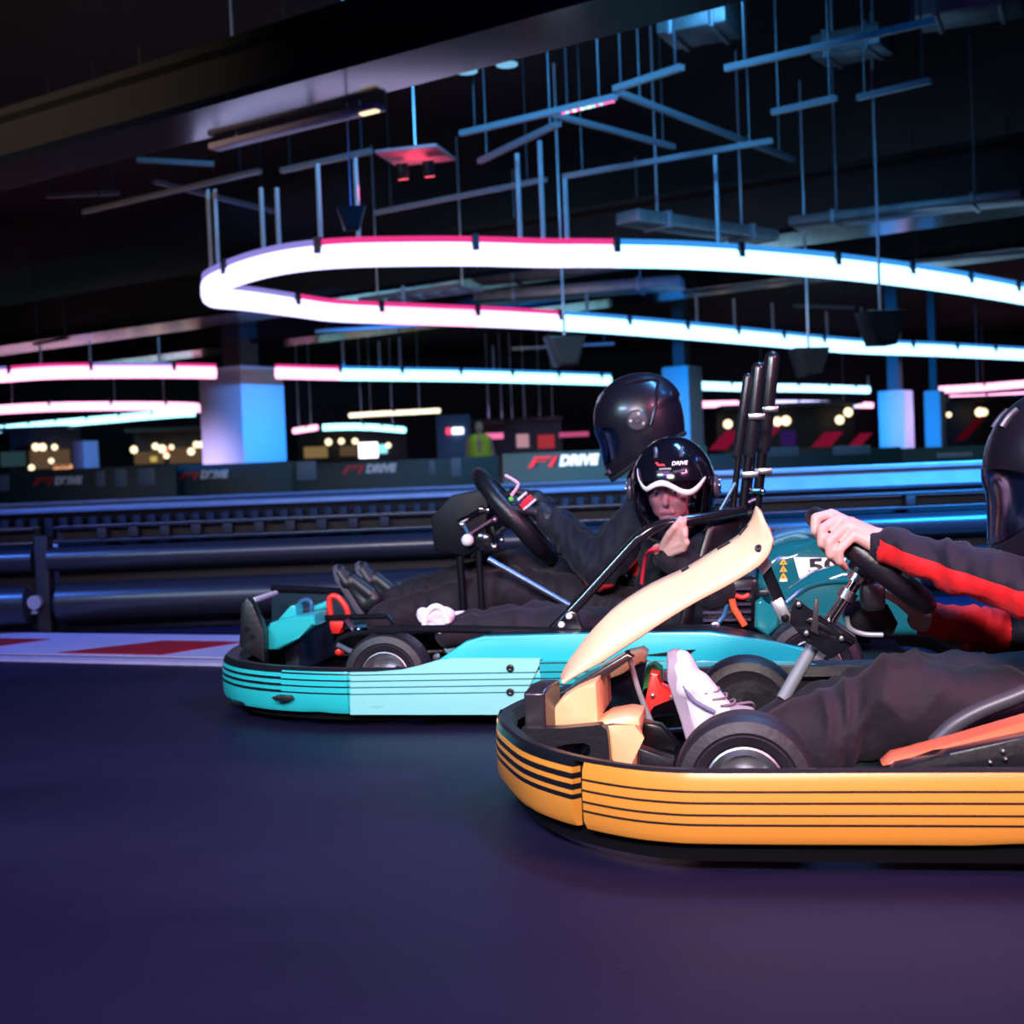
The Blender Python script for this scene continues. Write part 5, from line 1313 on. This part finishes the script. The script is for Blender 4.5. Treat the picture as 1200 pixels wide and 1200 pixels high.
# shoes
sneaker = mat('sneaker white leather', (.62, .58, .66), .5, bump=.1, bscale=40)
sole_m = mat('sneaker sole rubber', (.30, .25, .31), .55)
lace_m = mat('lace grey', (.16, .13, .16), .8)
def shoe(person, off, heel, toe, up, side, m_up, m_sole, s=1.0, w=1.0, extras=True):
    """heel and toe lie on the sole line; up points from the sole into the shoe"""
    heel, toe = V(heel), V(toe); f = (toe - heel).normalized(); L = (toe - heel).length
    u = V(up); u = (u - f * u.dot(f)).normalized(); sd = f.cross(u)
    g = MB()
    def P(a, b, c): return heel + f * a * L + u * b * s + sd * c * s
    g.capsule(P(.12, .045, 0), .036 * s * w, P(.12, .085, 0), .036 * s * w).capsule(P(.15, .04, 0), .037 * s * w, P(.45, .036, .004), .036 * s * w)
    g.capsule(P(.45, .036, .004), .036 * s * w, P(.86, .030, -.003), .030 * s * w).capsule(P(.22, .085, 0), .032 * s, P(.62, .050, 0), .030 * s)
    for c in (.012, -.012): g.capsule(P(.62, .028, c * 1.4), .028 * s * w, P(.84, .026, c), .026 * s * w)
    o = g.fuse('shoe', m_up, person, off, voxel=.005, smooth=4)
    b = MB(); rows = []
    out = [(-.01, .0), (.0, .026), (.15, .034), (.35, .031), (.55, .038), (.75, .042), (.92, .033), (1.0, .012), (1.0, -.012), (.92, -.033), (.75, -.040), (.55, -.034), (.35, -.029), (.15, -.034), (.0, -.026)]
    lo = [P(a, -.004 + (.012 if a > .9 else 0), c * w) for a, c in out]; hi = [P(a, .022 + (.010 if a > .9 else 0), c * w * 1.03) for a, c in out]
    b.ring_faces([[p - V(off) for p in lo], [p - V(off) for p in hi]]); b.build('sole', m_sole, o, bevel=.004, smooth=60)
    if extras:
        lc = MB()
        for k in range(5):
            a = .36 + k * .075; hgt = .120 - k * .0125
            lc.tube(catmull([P(a, hgt - .030, .028) - V(off), P(a + .02, hgt - .006, .012) - V(off), P(a, hgt - .006, -.012) - V(off), P(a + .02, hgt - .030, -.028) - V(off)], 4), .0028, 6)
        lc.tube(catmull([P(.34, .115, .0) - V(off), P(.30, .145, .025) - V(off), P(.22, .14, .045) - V(off), P(.25, .115, .03) - V(off)], 5), .003, 6)
        lc.build('laces', lace_m, o)
        tg = MB().capsule(P(.26, .10, 0) - V(off), .022 * s, P(.22, .135, 0) - V(off), .018 * s); tg.build('tongue', mat('tongue grey', (.25, .22, .26), .7), o)
        for c_ in (.030, -.030):
            MB().tube(catmull([P(.34, .075, c_ * 1.12) - V(off), P(.50, .040, c_ * 1.28) - V(off), P(.66, .028, c_ * 1.25) - V(off)], 5), .005, 8).build('side_stripe', mat('stripe slate', (.10, .12, .20), .5), o)
    return o
shoe(P1, off, K(814, 880, .12), K(778, 764, .12), V((-1, .15, .3)), 1, sneaker, sole_m, 1.0, .95)
shoe(P1, off, K(846, 884, -.05), K(806, 796, -.07), V((-1, .1, .3)), 1, mat('shoe dark leather', (.01, .01, .014), .45), bar_dark, .9, .9, False)

# ------------------------------------------------------------------ driver of the turquoise kart (far seat)
K = TK.kp
yd = -.24
off = V((-.82, yd, 0))
P2 = empty('person', TK.W(off), TK.rz, 'driver of the turquoise kart, black full face helmet, leaning forward with gloved hands', 'person', 'kart riders')
hc = K(748, 490, yd + .04); pel = V((-.84, yd, .20)); che = V((-.80, yd, .50)); nk = V((-.74, yd, .66))
HM = frame((1, .10, -.46), at=hc)
ctr, t_, n_, R_ = TW
wl = K(632, 598, -.13); el = K(704, 668, -.03); sl = V((-.78, yd + .19, .60))
wr = K(628, 585, -.42); er = K(700, 655, -.52); sr = V((-.78, yd - .19, .60))
kl_, al = K(596, 690, -.12), K(452, 728, -.18); hl = V((-.76, yd + .10, .19))
kr_, ar = K(612, 668, -.34), K(440, 712, -.38); hr = V((-.76, yd - .10, .19))
bd_ = MB(); head_shape(bd_, HM @ Matrix.Translation((0, 0, -.02)), 1.0)
bd_.capsule(hc + V((-.04, 0, -.08)), .052, nk, .055).capsule(che, .13, pel, .13)
for s_, e_, w_, h_, kn, an in ((sl, el, wl, hl, kl_, al), (sr, er, wr, hr, kr_, ar)):
    bd_.chain([s_, e_, w_], [.05, .040, .03]).chain([h_, kn, an], [.08, .055, .04]).capsule(che, .09, s_, .055)
gls = []
for w_, sd in ((wl, 1), (wr, -1)):
    rp = ctr + t_ * (-.10 * R_) + V((0, 1, 0)) * sd * R_ * .98
    gl_ = MB(); gls.append(gl_)
    for g_, s_ in ((bd_, .92), (gl_, 1.12)):
        grip_hand(g_, w_, (rp - w_) + n_ * .05 + V((0.05, 0, .02)), n_ + V((0, sd * .6, .3)), V((0, -sd, .4)), (55, 62, 45), s_)
    gl_.capsule(w_, .036, w_.lerp(el if sd > 0 else er, .16), .040)
bd_.fuse('body', skin, P2, off, voxel=.0042, smooth=3)
glove_mat = mat('glove black', (.007, .006, .012), .55, bump=.1, bscale=60)
gls[1].fuse('glove', glove_mat, P2, off, voxel=.0045, smooth=3)
g_ = gls[0].fuse('glove', glove_mat, P2, off, voxel=.0045, smooth=3)
def gl_pipe(pts, r_, m_, name):
    MB().tube(catmull([K(*p) - off for p in pts], 5), r_, 8).build(name, m_, g_)
gl_pipe([(592, 557, -.09), (604, 564, -.085), (607, 569, -.085), (599, 581, -.08)], .0055, mat('piping pink white', (.85, .45, .55), .5), 'piping')
gl_pipe([(607, 586, -.085), (617, 577, -.08)], .005, mat('piping white', (.8, .75, .8), .5), 'piping')
gl_pipe([(612, 594, -.08), (619, 586, -.075), (624, 583, -.075)], .013, mat('cuff red', (.75, .02, .05), .5), 'cuff_band')
gl_pipe([(614, 597, -.07), (621, 591, -.065), (628, 585, -.065)], .004, MATS['piping white'], 'piping')
MB().ball(K(599, 585, -.085) - off, .010).build('green_tab', mat('green tab', (.1, .55, .08), .4), g_)
jk = MB()
jk.capsule(pel + V((0, .04, 0)), .16, che + V((0, .05, 0)), .15).capsule(pel - V((0, .04, 0)), .16, che - V((0, .05, 0)), .15).capsule(che, .13, nk, .075)
jk.chain([sl, el, wl.lerp(el, .14)], [.090, .074, .046]).chain([sr, er, wr.lerp(er, .14)], [.09, .074, .046]).capsule(che, .11, sl, .09).capsule(che, .11, sr, .09)
def dp(p):
    d, t = seg_dist(p, el, wl); d3, t3 = seg_dist(p, sl, el)
    if d.length < .10 and t < .9: return -d.z / .07 - .62 + .05 * noise.noise(p * 14)
    if d3.length < .115: return -d3.z / .08 - .55 if t3 > .4 else -1
    if p.z > nk.z and (p - nk).length < .12: return 1
    return -1.0
jk.fuse('race_jacket', suit_mat, P2, off, voxel=.0075, smooth=5, disp=wrinkle(.012, 13, 11.0, (1.4, .6, .6)), panel=dp)
tz = MB()
tz.chain([hl, kl_, al], [.11, .085, .07]).chain([hr, kr_, ar], [.11, .085, .07]).capsule(pel, .15, pel + V((.03, 0, -.02)), .14)
tz.capsule(kl_, .085, kl_.lerp(al, .5) + V((0, 0, -.02)), .085)
tz.fuse('trousers', trouser_mat, P2, off, voxel=.009, smooth=6, disp=wrinkle(.012, 9, 8.0, (1.3, .5, .7)), panel=lambda p: -1.0)
helmet(P2, off, HM, helmet_mat, visor_dark, True, 52, -27, 9, scale=1.04)
dk = mat('shoe dark leather', (.01, .01, .014), .45)
rub = mat('shoe sole grey rubber', (.07, .065, .09), .55)
shoe(P2, off, K(424, 722, -.20), K(388, 666, -.20), V((-1, .1, .4)), 1, dk, rub, .9, .9, False)
shoe(P2, off, K(452, 722, -.36), K(414, 662, -.36), V((-1, .1, .4)), 1, dk, rub, .95, .95, False)

# ------------------------------------------------------------------ passenger of the turquoise kart (near seat)
yp_ = .27
off = V((-.86, yp_, 0))
P3 = empty('person', TK.W(off), TK.rz, 'young passenger of the turquoise kart behind a clear visor, one hand at the chin', 'person', 'kart riders')
hc = K(789, 568, yp_)
view = V((0, 0, CAM_H)) - TK.W(hc); vl = V((view.dot(TK.f), view.dot(TK.l), view.z)).normalized()
HM = frame(vl + V((.10, 0, -.22)), at=hc)
FM = frame(vl + V((.22, 0, -.16)), at=hc + V((.006, .008, -.020)))
pel = V((-.86, yp_, .18)); che = V((-.88, yp_, .38)); nk = V((-.86, yp_, .50))
wl = K(772, 646, .50); el = K(838, 690, .46); sl = V((-.93, yp_ + .10, .44))
wr = V((-.62, yp_ - .12, .22)); er = V((-.76, yp_ - .22, .24)); sr = V((-.80, yp_ - .15, .44))
kl_, al = K(640, 735, .34), K(528, 742, .33); hl = V((-.80, yp_ + .09, .16))
kr_, ar = K(640, 728, .20), K(540, 735, .20); hr = V((-.80, yp_ - .09, .16))
bd_ = MB(); head_shape(bd_, FM, .93)
bd_.capsule(hc + V((0, 0, -.08)), .045, nk, .048).capsule(che, .10, pel, .10)
for s_, e_, w_, h_, kn, an in ((sl, el, wl, hl, kl_, al), (sr, er, wr, hr, kr_, ar)):
    bd_.chain([s_, e_, w_], [.04, .032, .024]).chain([h_, kn, an], [.06, .045, .032]).capsule(che, .06, s_, .045)
# hand at the chin bar : fingers reach up and over the roll bar
Kn = [K(790, 634, .545), K(796, 630, .555), K(800, 636, .56), K(801, 643, .555)]
Fp = [(K(793, 622, .565), K(795, 612, .575), K(797, 607, .56)), (K(799, 619, .57), K(802, 611, .575), K(803, 607, .56)),
      (K(803, 627, .575), K(803, 619, .57), K(799, 616, .555)), (K(805, 636, .57), K(802, 629, .57), K(797, 628, .56))]
for i in range(4):
    bd_.capsule(wl + (Kn[i] - Kn[1]) * .4, .018, Kn[i], .0110, 12); a_ = Kn[i]
    for j in range(3): bd_.capsule(a_, (.0098, .0092, .0085)[j], Fp[i][j], (.0092, .0085, .0070)[j], 12); a_ = Fp[i][j]
bd_.chain([K(778, 640, .52), K(784, 626, .56), K(790, 618, .575), K(793, 613, .57)], [.015, .011, .0095, .0075])
grip_hand(bd_, wr, V((1, .1, .1)), V((0, 0, 1)), V((0, 1, 0)), (40, 45, 35), .82)
bd_.fuse('body', skin, P3, off, voxel=.0036, smooth=3)
eyes(P3, off, FM, .93)
jk = MB()
jk.capsule(pel + V((0, .03, 0)), .13, che + V((0, .04, 0)), .125).capsule(pel - V((0, .03, 0)), .13, che - V((0, .04, 0)), .125).capsule(che, .11, nk + V((0, 0, -.01)), .070)
jk.chain([sl, el, wl.lerp(el, .12)], [.075, .062, .042]).chain([sr, er, wr.lerp(er, .12)], [.07, .058, .040]).capsule(che, .09, sl, .075).capsule(che, .09, sr, .07)
jk.fuse('jacket', suit_kid, P3, off, voxel=.0065, smooth=5, disp=wrinkle(.011, 13, 17.0, (1.2, .6, .8)), panel=lambda p: -1.0)
jo = P3.children[-1]
MB().tube(catmull([K(x, y, yy) - off for x, y, yy in ((752, 684, .44), (754, 668, .455), (757, 652, .49), (762, 645, .535), (772, 642, .545))], 5), .0055, 8).build('red_piping', mat('cuff red', (.75, .02, .05), .5), jo)
tz = MB()
tz.chain([hl, kl_, al], [.085, .066, .052]).chain([hr, kr_, ar], [.085, .066, .052]).capsule(pel, .12, pel + V((.03, 0, -.02)), .11)
tz.fuse('trousers', trouser_mat, P3, off, voxel=.008, smooth=5, disp=wrinkle(.016, 9, 21.0, (1.3, .5, .7)), panel=lambda p: -1.0)
helmet(P3, off, HM, helmet_gloss, visor_clear, False, visor_az=66, v_lo=-40, v_hi=14, scale=1.02, logo=True, band=True)
white_shoe = mat('white shoe leather', (.74, .62, .72), .45)
shoe(P3, off, K(518, 742, .36), K(487, 722, .36), V((-.6, .1, .8)), 1, white_shoe, white_shoe, .72, .9, False)
MB().tube(catmull([K(x, y, .385) - off for x, y in ((497, 738), (499, 722), (505, 713), (513, 711), (521, 717), (525, 730))], 5), .010, 8).build('shoe_strap', mat('white shoe piping', (.85, .75, .85), .4), P3.children[-1])
shoe(P3, off, K(540, 745, .2), K(512, 728, .2), V((-.6, .1, .8)), 1, white_shoe, white_shoe, .7, .9, False)
# ================================================================== LIGHT
def area(name, loc, target, sx, sy, col, power, label, spread=120):  # unseen lamps, added to reach the wanted brightness and colour
    """a lamp head hung from the ceiling: housing, drop rod and the light itself"""
    loc = V(loc); d = (V(target) - loc).normalized()
    r = empty(name, loc, 0, label, 'light', 'lamp heads over the track')
    rot = d.to_track_quat('-Z', 'Y')
    M3 = rot.to_matrix()
    MB().box(-d * 0.05, (sx + 0.06, sy + 0.06, 0.06), M3, .01).build('housing', black_plastic, r)
    MB().tube([(0, 0, .02), (0, 0, CEIL - loc.z)], .012, 8).build('drop_rod', hang_steel, r)
    L = bpy.data.lights.new('lamp', 'AREA'); L.shape = 'RECTANGLE'; L.size = sx; L.size_y = sy; L.color = col; L.energy = power; L.spread = math.radians(spread)
    o = bpy.data.objects.new('lamp', L); COL.objects.link(o); o.rotation_mode = 'QUATERNION'; o.rotation_quaternion = rot; o.location = d * 0.005; o.parent = r
    return r
area('track_lamp', (-0.6, -1.6, 2.9), (0.4, 3.0, 0.3), 1.8, 0.35, (1.0, 0.88, 0.86), 60, 'soft white lamp head above and behind the camera', 62)
area('track_lamp', (-3.2, 0.6, 3.1), (-0.6, 4.2, 0.3), 1.6, 0.35, (0.50, 0.82, 1.0), 26, 'cool lamp head at upper left lighting the turquoise nose', 60)
area('track_lamp', (3.0, 0.6, 3.0), (1.0, 2.9, 0.4), 1.4, 0.35, (1.0, 0.28, 0.50), 42, 'pink lamp head at upper right over the orange kart', 70)
area('track_lamp', (1.6, 4.6, 3.9), (0.3, 3.8, 0.4), 1.8, 0.3, (0.12, 0.42, 1.0), 45, 'blue lamp head hung above the rear of the turquoise kart', 100)
area('track_lamp', (-2.0, -0.6, 3.2), (-0.6, 2.2, 0.0), 2.2, 0.3, (0.30, 0.12, 1.0), 40, 'violet lamp head washing the floor in front', 110)
area('track_lamp', (9.6, 10.6, 2.2), (-4.9, 25, 1.6), 0.6, 0.6, (0.0, 0.25, 1.0), 80, 'blue lamp head aimed at the wide white column', 16)
area('track_lamp', (-9.5, 17, 2.0), (-5.4, 25, 0.9), 0.6, 0.6, (0.55, 0.42, 0.9), 14, 'violet lamp head aimed at the wide white column', 14)
area('track_lamp', (-8.0, 15.5, 2.2), (7.8, 28, 1.5), 0.6, 0.6, (0.0, 0.27, 1.0), 110, 'blue lamp head aimed at the right hand columns', 22)
area('track_lamp', (4.0, 4.0, 3.9), (2.6, 7.6, 0.6), 1.6, 0.3, (0.01, 0.28, 1.0), 420, 'blue lamp head washing the barriers at right', 80)
area('track_lamp', (-4.5, 4.2, 3.9), (-3.0, 7.5, 0.5), 1.6, 0.3, (0.06, 0.20, 1.0), 70, 'blue lamp head washing the barriers at left', 80)
area('track_lamp', (-5.5, 5.0, 2.6), (-4.2, 10.2, 3.6), 0.8, 0.3, (1.0, 0.75, 0.5), 30, 'warm lamp head lighting the big corner beam', 60)
area('track_lamp', (15, 20, 2.0), (8.4, 27.5, 1.5), 0.5, 0.5, (0.60, 0.45, 1.0), 34, 'violet lamp head aimed at the right hand columns', 24)
area('track_lamp', (0.5, 8.4, 4.55), (0.5, 17.5, 0.9), 3.0, 0.3, (0.10, 0.50, 1.0), 62, 'cyan blue lamp head lighting the advertising boards', 75)
area('track_lamp', (-6.5, 10.5, 2.1), (2.6, 14.5, 0.8), 0.6, 0.3, (0.85, 0.9, 1.0), 45, 'white lamp head aimed at the large logo board', 22)
world = bpy.data.worlds.new('world'); scene.world = world; world.use_nodes = True
world.node_tree.nodes['Background'].inputs[0].default_value = (0.01, 0.012, 0.03, 1)
world.node_tree.nodes['Background'].inputs[1].default_value = 1.0
vs = scene.view_settings
scene.display_settings.display_device = 'sRGB'
vs.view_transform = 'Standard'; vs.look = 'None'; vs.gamma = 1.0; vs.exposure = 0.0; vs.use_curve_mapping = False
